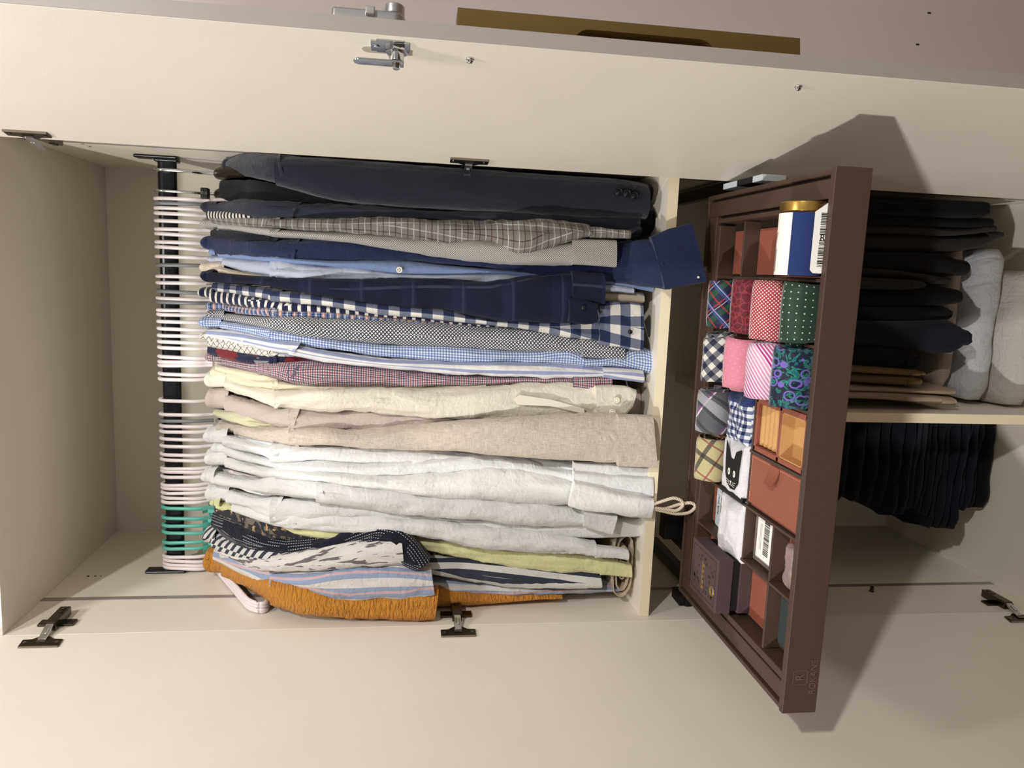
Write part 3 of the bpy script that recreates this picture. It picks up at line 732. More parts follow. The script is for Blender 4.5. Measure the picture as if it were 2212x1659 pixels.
garment(S, 'dark red and navy patchwork shirt, only its shoulder showing', 'shirt', F['patch'],
        [(449, 746, 768, .2), (540, 764, 788, .12), (600, 768, 791, .08), (700, 774, 795, .075), (900, 795, 808, .09)], Yf=.08, split=590)
garment(S, 'red, navy and white micro gingham shirt', 'shirt', F['redgingham'],
        [(478, 772, 791, .19), (540, 783, 805, .12), (590, 786, 815, .07), (640, 786, 826), (700, 787, 835), (820, 796, 837), (950, 811, 835), (1050, 816, 834), (1150, 816, 831), (1242, 817, 838)],
        Yf=.05, cuff=[(1238, 816, 839), (1280, 817, 843), (1322, 818, 846)], collar=(442, 484, 760, 784), split=590)
garment(S, 'cream yellow shirt squeezed behind the micro gingham one', 'shirt', F['cream_y'],
        [(465, 788, 801, .2), (530, 802, 821, .13), (600, 812, 826, .09), (800, 824, 840, .09)], Yf=.09, split=590, b=.016)
garment(S, 'cream yellow shirt with its collar tucked in front of its twin', 'shirt', F['cream_y'],
        [(490, 800, 822, .18), (540, 818, 838, .12), (605, 824, 842, .07), (700, 834, 846), (850, 835, 850), (950, 832, 850), (1050, 828, 845)], Yf=.058, split=590, collar=(453, 498, 792, 818))
iv = garment(S, 'ivory shirt with two pearl cuff buttons and a pointed placket tab', 'shirt', F['ivory'],
        [(485, 816, 843, .18), (540, 838, 860, .11), (610, 848, 883, .06), (700, 842, 889), (820, 842, 893), (950, 845, 909), (1050, 837, 913), (1150, 832, 909), (1294, 833, 903)],
        Yf=.035, wr=.005, cuff=[(1288, 836, 902), (1340, 837, 903), (1362, 840, 1354, 898, .029), (1376, 846, 1366, 884, .029)], collar=(440, 492, 803, 840), split=590,
        buttons=[(1332, 864, .026, 7, 'pearl', False), (1323, 890, .026, 7, 'pearl', False)])
def tab(m):
    pts = [(1110, 862), (1122, 852), (1190, 862), (1262, 882), (1262, 894), (1190, 877), (1118, 874)]
    m.prism([P(x, y, .032) for x, y in pts], V((0, -.0035, 0)))
o = part('placket_tab', F['ivory'], iv, tab, bevel=.001); o.matrix_parent_inverse = Matrix.Translation(-V(iv.location))
garment(S, 'taupe shirt between the ivory and natural linen shirts', 'shirt', F['taupe'],
        [(485, 858, 890, .18), (540, 872, 906, .12), (590, 884, 923, .07), (640, 882, 931), (700, 884, 936), (800, 886, 934), (900, 893, 926), (1000, 900, 920), (1200, 890, 915, .07)],
        Yf=.055, collar=(442, 492, 842, 887), split=590, more=[([(1340, 846, 890), (1362, 845, 896), (1385, 846, 900)], .085, .02, 'shirt_tail')])
garment(S, 'pale olive shirt, a narrow strip beside the natural linen collar', 'shirt', F['olive'],
        [(460, 887, 900, .2), (540, 900, 925, .13), (630, 922, 936, .085), (800, 930, 945, .085)], Yf=.085, split=590, b=.016)
garment(S, 'natural beige linen shirt with a broad sleeve in front of the others', 'shirt', F['linen'],
        [(505, 918, 940, .17), (560, 928, 952, .1), (640, 926, 967, .05), (700, 931, 967), (760, 938, 971), (820, 932, 976), (900, 920, 979), (1000, 912, 983, .01), (1100, 905, 992, .0), (1200, 900, 999, -.002), (1342, 898, 1008, -.002)],
        Yf=.03, wr=.003, cuff=[(1337, 898, 1008), (1380, 898, 1010), (1412, 900, 1421, 1012, -.006)], Yc=-.006, collar=(466, 514, 912, 937), split=590)
garment(S, 'white shirt with faint blue stripes under the natural linen sleeve', 'shirt', F['faint'],
        [(515, 938, 950, .18), (600, 957, 973, .08), (720, 963, 979, .065), (900, 974, 988, .06), (1100, 985, 1000, .06)], Yf=.06, split=590)
garment(S, 'white shirt hanging directly left of the natural linen shirt', 'shirt', F['white0'],
        [(480, 945, 966, .18), (560, 962, 985, .1), (600, 968, 1001, .06), (700, 968, 1004), (820, 972, 1011), (950, 976, 1010), (1050, 985, 1010), (1242, 1000, 1024)],
        Yf=.045, cuff=[(1242, 1001, 1026), (1330, 1006, 1031), (1420, 1010, 1034)], Yc=.02, collar=(438, 490, 928, 961), split=590)
garment(S, 'white shirt with its cuff spread open second from the linen sleeve', 'shirt', F['white1'],
        [(485, 968, 986, .18), (560, 990, 1005, .1), (620, 1000, 1021, .06), (700, 1002, 1029), (820, 1003, 1030), (950, 990, 1026), (1050, 986, 1022), (1150, 1000, 1036), (1242, 1020, 1050)],
        Yf=.038, cuff=[(1242, 1022, 1052), (1330, 1030, 1066), (1412, 1034, 1076)], Yc=.012, collar=(455, 494, 958, 981), split=590)
garment(S, 'white shirt with a long slanted cuff beside the hanging rope loop', 'shirt', F['white2'],
        [(485, 990, 1012, .18), (560, 1012, 1031, .1), (610, 1014, 1036, .06), (700, 1022, 1047), (820, 1030, 1067), (950, 1020, 1086), (1050, 1008, 1088), (1150, 1022, 1096), (1238, 1044, 1097)],
        Yf=.03, wr=.005, cuff=[(1243, 1044, 1232, 1096, .002), (1300, 1056, 1290, 1108, .002), (1414, 1082, 1408, 1122, .002)], Yc=.002, collar=(440, 490, 976, 1010), split=590)
garment(S, 'white shirt with a rounded collar standing out of the white row', 'shirt', F['white3'],
        [(455, 1026, 1048, .19), (540, 1040, 1063, .12), (590, 1040, 1071, .06), (700, 1047, 1087), (820, 1063, 1107), (950, 1080, 1122), (1050, 1086, 1132), (1150, 1092, 1142), (1268, 1106, 1140)],
        Yf=.026, wr=.005, cuff=[(1262, 1105, 1139), (1300, 1110, 1150), (1334, 1118, 1322, 1158, .015)], Yc=.015, collar=(433, 462, 1018, 1047), split=590)
garment(S, 'white shirt with a square cuff resting just above the rolled canvas', 'shirt', F['white4'],
        [(488, 1064, 1090, .18), (540, 1076, 1102, .12), (600, 1084, 1131, .06), (700, 1086, 1122), (820, 1100, 1126), (950, 1119, 1140), (1050, 1127, 1152), (1200, 1134, 1162)],
        Yf=.042, cuff=[(1196, 1130, 1162), (1300, 1124, 1162), (1392, 1119, 1160)], Yc=.04, collar=(442, 494, 1050, 1087), split=590, cuff_b=.015)
garment(S, 'white shirt next to the pale lime one, with a thin tube-like cuff', 'shirt', F['white5'],
        [(500, 1090, 1108, .17), (580, 1108, 1136, .08), (640, 1114, 1149, .05), (820, 1124, 1157), (950, 1134, 1172), (1050, 1148, 1187), (1200, 1158, 1202), (1292, 1180, 1208)],
        Yf=.025, wr=.005, cuff=[(1288, 1184, 1208), (1330, 1188, 1210), (1359, 1193, 1213)], Yc=.022, split=590, cuff_b=.015, cx=3)
garment(S, 'pale lime yellow shirt hanging among the white and printed shirts', 'shirt', F['lime'],
        [(466, 1088, 1101, .2), (560, 1112, 1136, .12), (620, 1130, 1152, .08), (700, 1145, 1166), (800, 1158, 1174), (900, 1166, 1187), (1000, 1176, 1206), (1100, 1186, 1227), (1200, 1196, 1239), (1302, 1208, 1244)],
        Yf=.05, cuff=[(1298, 1211, 1244), (1330, 1216, 1246), (1366, 1224, 1248)], Yc=.044, collar=(452, 474, 1079, 1098), split=590)
garment(SS, 'dark floral short-sleeve shirt above the navy dashed one', 'shirt', F['floral'],
        [(463, 1096, 1116, .2), (540, 1115, 1147, .12), (600, 1138, 1168, .07), (700, 1158, 1180, .065), (770, 1164, 1184, .065)], Yf=.065, split=590, more=[([(840, 1180, 1215), (900, 1186, 1216), (1000, 1196, 1214), (1060, 1204, 1214)], .075, .03, 'shirt_front')])
garment(SS, 'navy short-sleeve shirt with white dashed lines and a crumpled sleeve', 'shirt', F['dash'],
        [(457, 1113, 1140, .19), (500, 1133, 1172, .14), (560, 1158, 1196, .09), (640, 1172, 1204, .055), (720, 1162, 1206, .04), (780, 1142, 782, 1190, .03), (825, 1134, 815, 1186, .02), (868, 1150, 840, 1200, .012), (902, 1182, 860, 1222, .01), (928, 1214, 896, 1238, .01)],
        Yf=.04, wr=.005, split=590)
garment(SS, 'charcoal and white broad-striped shirt between the dashed and brush-print shirts', 'shirt', F['broad'],
        [(456, 1158, 1185, .19), (520, 1180, 1213, .12), (580, 1194, 1224, .07), (640, 1196, 1228, .065)], Yf=.065, split=700, collar=(437, 464, 1147, 1179),
        more=[([(880, 1204, 1240, .06), (920, 1206, 1247, .055), (1000, 1210, 1264, .05), (1100, 1221, 1277, .05), (1200, 1231, 1278, .05), (1299, 1240, 1277, .05)], .05, .03, 'shirt_front', F['broad_v'])])
garment(SS, 'white short-sleeve shirt printed with grey brush strokes', 'shirt', F['brush'],
        [(475, 1184, 1214, .17), (540, 1203, 1236, .1), (600, 1212, 1241, .05), (660, 1198, 1241, .03), (760, 1179, 1238, .018), (820, 1172, 1236, .014), (868, 1168, 874, 1232, .014)], Yf=.02, split=590, collar=(463, 486, 1178, 1202))
garment(SS, 'white linen short-sleeve shirt with blue and pink stripes', 'shirt', F['candy'],
        [(460, 1190, 1211, .19), (520, 1211, 1242, .12), (600, 1238, 1277, .06), (660, 1244, 1294, .025), (740, 1238, 1302, .01), (850, 1234, 1298, .005), (932, 1238, 940, 1292, .005)], Yf=.01, wr=.005, split=590,
        more=[([(880, 1250, 1290, .07), (1000, 1257, 1292, .065), (1200, 1264, 1290, .065), (1338, 1268, 1283, .065)], .065, .03, 'shirt_front')])
garment(SS, 'ochre seersucker short-sleeve shirt at the left end of the rod', 'shirt', F['ochre'],
        [(478, 1213, 1248, .17), (540, 1243, 1279, .1), (600, 1262, 1312, .04), (660, 1283, 1333, .012), (740, 1292, 1340, .006), (850, 1290, 1345, .004), (948, 1282, 938, 1346, .003)], Yf=.005, wr=.003, split=590, collar=(438, 484, 1193, 1243), ribs=.004,
        more=[([(900, 1270, 1318, .05), (1050, 1279, 1312, .06), (1150, 1284, 1302, .065), (1215, 1287, 1297, .065)], .06, .03, 'shirt_front')])

SHORT = ['navy blazer', 'black jacket', 'charcoal shirt', 'black and white striped shirt', 'grey windowpane shirt', 'grey micro-weave shirt', 'ink navy shirt', 'navy linen shirt', 'mid blue chambray shirt',
         'pale blue-grey shirt', 'smooth cream shirt', 'dark flannel shirt', 'large gingham shirt', 'navy stripe shirt', 'blue and orange checked shirt', 'diamond net shirt', 'blue mini gingham shirt', 'broad blue-grey striped shirt',
         'thin black grid shirt', 'patchwork shirt', 'red micro gingham shirt', 'rear cream yellow shirt', 'front cream yellow shirt', 'ivory shirt', 'taupe shirt', 'pale olive shirt', 'natural linen shirt', 'faint blue striped shirt',
         'first white shirt', 'second white shirt', 'third white shirt', 'fourth white shirt', 'fifth white shirt', 'sixth white shirt', 'pale lime shirt', 'dark floral shirt', 'navy dashed shirt', 'charcoal broad-striped shirt', 'brush-print shirt', 'blue and pink striped shirt', 'ochre shirt']
near = {}
for e, kd in HANG:
    gi = min(range(len(GARM)), key=lambda q: abs(GARM[q].location.x - e.location.x) + (9 if q < 2 else 0))
    near.setdefault((gi, kd), []).append(e)
ORD = ['first', 'second', 'third', 'fourth', 'fifth', 'sixth']
for (gi, kd), L in near.items():
    L.sort(key=lambda q: -q.location.x)
    base = {'white': 'white plastic hanger', 'grey': 'grey plastic hanger', 'teal': 'teal notched hanger', 'bare': 'bare white hanger'}[kd]
    for q, e in enumerate(L):
        e['label'] = ('%s hooked on the rod above the %s' % (base, SHORT[gi])) if len(L) == 1 else ('%s of the %ss above the %s, from the right' % (ORD[q], base, SHORT[gi]))
def adopt(e):
    for ch in e.children: ch.matrix_parent_inverse = Matrix.Translation(-V(e.location))
    return e
# ------------------------------------------------------------------ rolled canvas on the shelf, rope loop
cv = empty('canvas_roll', 'folded quilted canvas lying on the shelf under the shirts', 'canvas', None, (.08, .12, .818))
def fold(m, layers, x0, x1, y0, y1, z0):
    pass
def canvasfn(r0, seed):
    m = MB(); n = 60; pts = []
    L = .150
    # flattened spiral in the x-z plane, pushed along +y
    path = []
    turns = 2.6; N = 150
    for i in range(N+1):
        t = i/N; a = 2*math.pi*turns*t; s = 1 - .78*t
        hw = .062*s + .012; hh = .021*s
        x = math.copysign(abs(math.cos(a))**.45, math.cos(a))*hw; z = math.sin(a)*hh
        path.append((.0835 + x + .004*math.sin(7*t), .8415 + z))
    th = .0028; vs = []; uv = []; fs = []
    ys = [.055, .057, .07, .12, .20, .28]
    acc = [0]
    for i in range(1, N+1): acc.append(acc[-1]+math.hypot(path[i][0]-path[i-1][0], path[i][1]-path[i-1][1]))
    for k2, y in enumerate(ys):
        for side in (-1, 1):
            for i in range(N+1):
                a, b = path[max(0, i-1)], path[min(N, i+1)]
                dx, dz = b[0]-a[0], b[1]-a[1]; l = math.hypot(dx, dz) or 1
                w = .0012*noise.noise(V((acc[i]*140, y*30, seed)))
                q = th*.5*(.5 if k2 == 0 else 1)
                vs.append((path[i][0]-dz/l*(side*q+w), y+.004*noise.noise(V((acc[i]*40, 0, seed))), path[i][1]+dx/l*(side*q+w)))
    R = N+1
    for k2 in range(len(ys)-1):
        for side in (0, 1):
            for i in range(N):
                a = (k2*2+side)*R+i; b = ((k2+1)*2+side)*R+i
                fs.append((a, a+1, b+1, b) if side else (a, b, b+1, a+1)); uv.append([(acc[i], ys[k2])]*4)
    for i in range(N): fs.append((i, R+i, R+i+1, i+1)); uv.append([(acc[i], 0)]*4)
    m.add(vs, fs, uv); return m
canvasfn(.02, 3).build('folded_cloth', 'canvas', cv, True); adopt(cv)
rl = empty('rope_loop', 'looped cotton rope dangling over the shelf edge below the white cuff', 'rope', None, P(1412, 1095, .006))
def ropefn(pts, Y, r):
    m = MB(); path = smooth_path([P(x, y, Y+dy) for x, y, dy in pts], 8)
    m.tube(path, r, 10)
    return m
def twist(pts, Y):
    path = smooth_path([P(x, y, Y+dy) for x, y, dy in pts], 9); m = MB()
    for ph in range(3):
        out = []; acc = 0; prev = None
        for i, p in enumerate(path):
            d = (path[min(i+1, len(path)-1)]-path[max(0, i-1)]).normalized(); t = V((0, 1, 0)); t = (t-d*t.dot(d)).normalized(); w = d.cross(t)
            if i: acc += (p-path[i-1]).length
            a = acc*420 + ph*2*math.pi/3
            out.append(p + (t*math.cos(a)+w*math.sin(a))*.0016)
        m.tube(out, .00165, 7)
    return m
twist([(1404, 1092, .002), (1430, 1083, 0), (1455, 1076, -.002), (1472, 1082, -.002), (1474, 1093, 0), (1460, 1103, .002), (1435, 1100, .004), (1408, 1096, .004)], .004).build('rope_strand', 'rope', rl, True)
twist([(1404, 1099, .006), (1430, 1104, .006), (1460, 1110, .004), (1486, 1108, .0), (1500, 1098, -.002), (1500, 1090, -.002), (1488, 1086, 0), (1465, 1090, .006), (1440, 1098, .008), (1408, 1101, .008)], .004).build('rope_strand', 'rope', rl, True)
adopt(rl)

# ------------------------------------------------------------------ hanging trousers, lower right compartment
def trouser(label, rgb, secs, Y, b=.10, wr=.003, bump=.35):
    SEED[0] += 1; sd = SEED[0]*1.7
    mat = solid('trouser_cloth_%d' % SEED[0], rgb, bump=bump, sheen=.05)
    e = empty('hanging_trousers', label, 'trousers', 'trousers hanging below the tray', P(secs[-1][0], (secs[-1][1]+secs[-1][2])/2, Y))
    loft(secs[:-1]+[(secs[-1][0]-12, secs[-1][1]-1, secs[-1][2]+1), secs[-1]], Y, b, ex=3.2, wr=wr, seed=sd, inset=.5).build('folded_legs', mat, e, True)
    hem = secs[-2:]; x1 = secs[-1][0]
    h2 = [(x1-30, secs[-1][1]+1, secs[-1][2]-1), (x1-14, secs[-1][1]+.5, secs[-1][2]-.5), (x1-5, secs[-1][1]+2, secs[-1][2]-2)]
    loft(h2, Y-.0025, b, ex=3.2, wr=.0005, seed=sd).build('hem', mat, e, True)
    return adopt(e)
TR = [('black trousers hanging against the right side panel', (9, 9, 11), [(1700, 402, 450), (1900, 416, 466), (2080, 428, 472), (2138, 432, 470)], .055, .08),
      ('black trousers second from the right side panel', (10, 10, 12), [(1700, 445, 482), (1900, 458, 490), (2090, 466, 494), (2148, 468, 492)], .07, .08),
      ('dark grey wool trousers with a notched end, beside the black pair', (46, 44, 43), [(1700, 478, 510), (1900, 484, 506), (2060, 490, 510), (2154, 484, 502)], .075, .08),
      ('dark grey wool trousers hanging lowest in the row', (44, 42, 41), [(1700, 500, 530), (1900, 504, 540), (2060, 506, 545), (2130, 504, 535), (2168, 498, 516)], .085, .08),
      ('black wool trousers between the two dark grey pairs', (16, 15, 15), [(1700, 530, 575), (1900, 540, 588), (2040, 545, 600), (2095, 560, 598)], .08, .08),
      ('charcoal trousers hanging behind the folded loop', (38, 36, 35), [(1700, 568, 592), (1900, 578, 598), (2020, 592, 610), (2055, 598, 614)], .075, .08),
      ('dark grey trousers folded into a short open loop', (48, 45, 43), [(1700, 588, 618), (1880, 598, 626), (1980, 602, 628), (2000, 606, 624)], .06, .08),
      ('black trousers with a blunt double end near the white stack', (8, 8, 9), [(1700, 612, 655), (1900, 626, 664), (2040, 620, 664), (2078, 622, 660)], .08, .09),
      ('black trousers left of the blunt-ended pair', (9, 9, 10), [(1700, 650, 690), (1900, 660, 700), (2040, 660, 700), (2058, 664, 694)], .085, .09),
      ('midnight navy trousers with a large rounded end', (20, 22, 34), [(1700, 685, 740), (1900, 694, 752), (2000, 694, 764), (2070, 690, 770), (2100, 710, 752)], .055, .09),
      ('black trousers between the navy pair and the khaki pair', (9, 9, 9), [(1700, 728, 785), (1880, 742, 796), (1970, 750, 802), (1990, 758, 800)], .06, .09),
      ('brown khaki trousers with a pointed end', (124, 102, 66), [(1700, 778, 798), (1880, 792, 810), (1985, 800, 816), (2000, 803, 813)], .05, .09),
      ('olive khaki trousers next to the brown khaki pair', (116, 98, 66), [(1700, 795, 822), (1880, 806, 832), (1975, 810, 838), (1992, 815, 836)], .055, .09),
      ('beige trousers second from the divider panel', (168, 148, 126), [(1700, 820, 848), (1880, 834, 850), (1990, 840, 854), (2064, 840, 856)], .05, .09),
      ('beige trousers hanging against the divider panel', (172, 154, 132), [(1700, 840, 868), (1880, 846, 866), (2000, 852, 876), (2067, 858, 880)], .042, .10)]
for l, c, s, y, b in TR: trouser(l, c, s, y, b)

# ------------------------------------------------------------------ folded stacks on the wardrobe floor
def folded(label, name, cat, group, rgb, x0, x1, yf, z0, z1, seed, depth=.30, slump=.012, bump=.4, lip=0.0, bow=.0, layers=2):
    """one folded garment: a soft slab whose fold shows as a rounded edge to the front, left end softly uneven"""
    mat = solid('%s_%d' % (name, int(seed*10)), rgb, bump=bump, sheen=.05)
    e = empty(name, label, cat, group, ((x0+x1)/2, yf+depth/2, z0))
    for q in range(layers):
        za = z0+(z1-z0)*q/layers; zb = z0+(z1-z0)*(q+1)/layers - .0015
        m = MB(); n = 22; N = 34; vs = []; fs = []; uv = []
        for i in range(N):
            t = i/(N-1); x = x0+(x1-x0)*t
            for j in range(n):
                a = 2*math.pi*j/n
                cy = math.copysign(abs(math.cos(a))**.35, math.cos(a)); cz = math.copysign(abs(math.sin(a))**.7, math.sin(a))
                end = min(1, (t)*9+.25)*min(1, (1-t)*14+.3)
                nz = noise.noise(V((x*14, cy*2, seed+q))); n2 = noise.noise(V((x*34, cz*2+z0*60, seed+q*3)))
                zz = (za+zb)/2 + cz*(zb-za)/2*(.55+.45*end) + .003*nz + bow*math.sin(math.pi*t)
                if za <= z0+1e-6 and z0 < .002: zz = max(zz, .0008)
                yy = yf + depth/2 + cy*(depth/2)*(.93+.07*end) + (.006*nz+.004*n2 if cy < 0 else 0) + q*lip
                xx = x + slump*noise.noise(V((cy*2.2, z0*30, seed)))*(1 if t < .3 else 0)
                vs.append((xx, yy, zz))
        for i in range(N-1):
            for j in range(n):
                j2 = (j+1) % n; fs.append((i*n+j, i*n+j2, (i+1)*n+j2, (i+1)*n+j)); uv.append([(vs[w][0], vs[w][1]+vs[w][2]) for w in fs[-1]])
        fs += [tuple(range(n))[::-1], tuple(range((N-1)*n, N*n))]; uv += [[(vs[w][1], vs[w][2]) for w in range(n)], [(vs[(N-1)*n+w][1], vs[(N-1)*n+w][2]) for w in range(n)]]
        m.add(vs, fs, uv); m.build('folded_layer', mat, e, True)
    return adopt(e)
JS = [('black folded trousers at the bottom of the stack on the wardrobe floor', (12, 12, 14), .158, .366, .168, .0008, .060),
      ('blue-black folded jeans lying on the black pair', (20, 23, 38), .150, .366, .150, .060, .092),
      ('navy folded jeans third from the floor in the stack', (20, 23, 36), .122, .366, .140, .092, .126),
      ('dark slate folded jeans reaching furthest out of the stack', (18, 21, 31), .112, .366, .146, .126, .158),
      ('dark navy folded jeans in the middle of the stack', (17, 18, 27), .150, .366, .140, .158, .190),
      ('slate-edged folded jeans with a faded crease', (34, 36, 46), .166, .366, .132, .190, .222),
      ('midnight folded jeans with a turned-down corner', (17, 19, 31), .150, .366, .124, .222, .268),
      ('black folded jeans second from the top of the stack', (12, 14, 20), .172, .366, .130, .268, .320),
      ('black folded jeans on top of the floor stack', (10, 11, 14), .190, .366, .135, .320, .385)]
for i, (l, c, x0, x1, yf, z0, z1) in enumerate(JS): folded(l, 'folded_jeans', 'jeans', 'jeans stacked on the wardrobe floor', c, x0, x1, yf, z0, z1, 11.3+i*2.1, slump=.02)
WS = [('white folded trousers at the bottom of the pale stack on the floor', (214, 208, 202), .392, .66, .086, .0008, .075),
      ('pale grey folded trousers in the middle of the pale stack', (204, 204, 208), .400, .70, .112, .075, .150),
      ('beige folded trousers on top of the pale stack', (176, 162, 152), .420, .73, .135, .150, .196)]
for i, (l, c, x0, x1, yf, z0, z1) in enumerate(WS): folded(l, 'folded_trousers', 'trousers', 'pale trousers folded on the floor', c, x0, x1, yf, z0, z1, 41.7+i*2.3, slump=.01, depth=.26, bump=.6, layers=1)

# ------------------------------------------------------------------ pull-out accessory tray
X0, X1, Y0, Y1, ZT, ZB, ZC = .040, .760, -.366, .042, .738, .692, .7105
tr = empty('accessory_tray', 'brown leather pull-out tray divided into compartments', 'tray', None, (.40, -.16, ZB))
part('front_panel', 'leather', tr, lambda m: m.box((X0-.002, Y0, ZB-.003), (X1+.002, Y0+.010, ZT)), bevel=.0012)
part('front_rim', 'leather', tr, lambda m: m.box((X0+.002, Y0+.0101, ZB+.01), (X1-.002, Y0+.014, ZT-.0015)), bevel=.001)
IX0, IX1, IY0, IY1 = .092, .712, -.3525, -.020
def rail(x0, x1, y0, y1, zt, name='side_rail', mat='leather', z0=ZB): return part(name, mat, tr, lambda m: m.box((x0, y0, z0), (x1, y1, zt)), bevel=.0012)
# side rails: outer lip, groove, wide ledge, groove, inner lip
for xa, s in ((X0, 1), (X1, -1)):
    def bx(a, b): return (min(xa+s*a, xa+s*b), max(xa+s*a, xa+s*b))
    for a, b, zt, mt, nm, ye in ((0, .007, ZT-.001, 'leather', 'side_rail', Y1), (.007, .011, ZT-.010, 'leather_dark', 'rail_groove', Y1-.007), (.011, .036, ZT-.004, 'leather', 'side_ledge', Y1-.011), (.036, .041, ZT-.012, 'leather_dark', 'rail_groove', Y1-.040), (.041, .052, ZT-.002, 'leather', 'inner_rim', Y1-.050)):
        u0, u1 = bx(a, b)
        if s < 0 and nm == 'inner_rim': u0 = IX1
        rail(u0, u1, Y0+.0105, ye, zt, nm, mt)
for a, b, zt, mt, nm, xi in ((0, .007, ZT-.001, 'leather', 'back_rail', .007), (.007, .011, ZT-.010, 'leather_dark', 'rail_groove', .011), (.011, .040, ZT-.004, 'leather', 'back_ledge', .036), (.040, .050, ZT-.012, 'leather_dark', 'rail_groove', .041), (.050, .062, ZT-.002, 'leather', 'inner_rim', .052)):
    rail(X0+xi, X1-xi, Y1-b, Y1-a, zt, nm, mt)
part('tray_floor', 'leather_dark', tr, lambda m: m.box((X0+.004, Y0+.011, ZB-.001), (X1-.004, Y1-.012, ZC-.0020)))
RX = [.622, .537, .451, .364, .278, .193]; CY = [-.110, -.200, -.288]
th = .0022; ZD = ZT-.003
for x in RX: part('row_divider', 'leather', tr, lambda m: m.box((x-th, IY0, ZB), (x+th, IY1, ZD)), bevel=.0007)
def cdiv(x0, x1, y): part('column_divider', 'leather', tr, lambda m: m.box((x0+th, y-th, ZB), (x1-th, y+th, ZD-.0006)), bevel=.0007)
xs = [IX1] + RX + [IX0]
for r in range(7):
    a, b = xs[r+1], xs[r]
    ys = CY
    if r == 0: ys = [CY[0]]
    if r == 3: ys = CY[:2]
    if r == 4: ys = CY[:2]
    if r == 6: ys = [CY[2], CY[0]]
    for y in ys: cdiv(a, b, y)
    lim = [IY0] + sorted(ys) + [IY1]
    for i in range(len(lim)-1):
        mt = 'suede'
        part('suede_liner', mt, tr, lambda m: m.box((a+.006, lim[i]+.005, ZC-.002), (b-.013, lim[i+1]-.005, ZC)), bevel=.0006)
part('slide_rail', 'black_metal', tr, lambda m: m.box((.006, .02, ZB-.022), (.028, .36, ZB-.004)))
part('slide_rail', 'black_metal', tr, lambda m: m.box((W-.028, .02, ZB-.022), (W-.006, .36, ZB-.004)))
part('rail_cover', 'black', tr, lambda m: [m.box((.002, .055+.009*i, .716), (.022, .0615+.009*i, .728)) for i in range(5)] + [m.box((.001, .052, .704), (.021, .102, .717))], bevel=.001)
part('rail_cover', 'cardblue', tr, lambda m: m.box((.768, -.055, ZB-.002), (.778, .0, .729)), bevel=.001)
part('rail_cover', 'boxblack', tr, lambda m: m.box((.768, -.110, ZB-.002), (.778, -.057, .730)), bevel=.001)
part('rail_cover', 'cardblue', tr, lambda m: m.box((.768, -.145, ZB-.002), (.778, -.112, .729)), bevel=.001)
part('rear_bracket', 'black', tr, lambda m: m.box((.10, Y1, .690), (.14, Y1+.10, .720)).box((.13, Y1+.02, .71), (.175, Y1+.05, .765)), bevel=.002)
part('bumper', 'black', tr, lambda m: m.cyl((.066, -.352, ZB+.002), (.066, -.352, ZB-.008), .007, .005, 14))
# maker's mark pressed into the front panel
FT = lambda x, z: frame(V((x, Y0-.0003, z)), V((1, 0, 0)), V((0, 0, 1)), V((0, -1, 0)))
def markfn(m):
    cx, cz, r, w = .0905, .7165, .0105, .0009
    for a, b, c, d in ((-r, -r, r, -r+w), (-r, r-w, r, r), (-r, -r, -r+w, r), (r-w, -r, r, r)):
        m.box((cx+a, Y0-.0005, cz+b), (cx+c, Y0+.0003, cz+d))
part('logo_frame', 'engrave', tr, markfn)
text('logo_letter', 'R', .017, FT(.0905, .7165), 'engrave', tr)
text('maker_name', 'ROKANE', .0125, FT(.0905, .6975), 'engrave', tr)
adopt(tr)

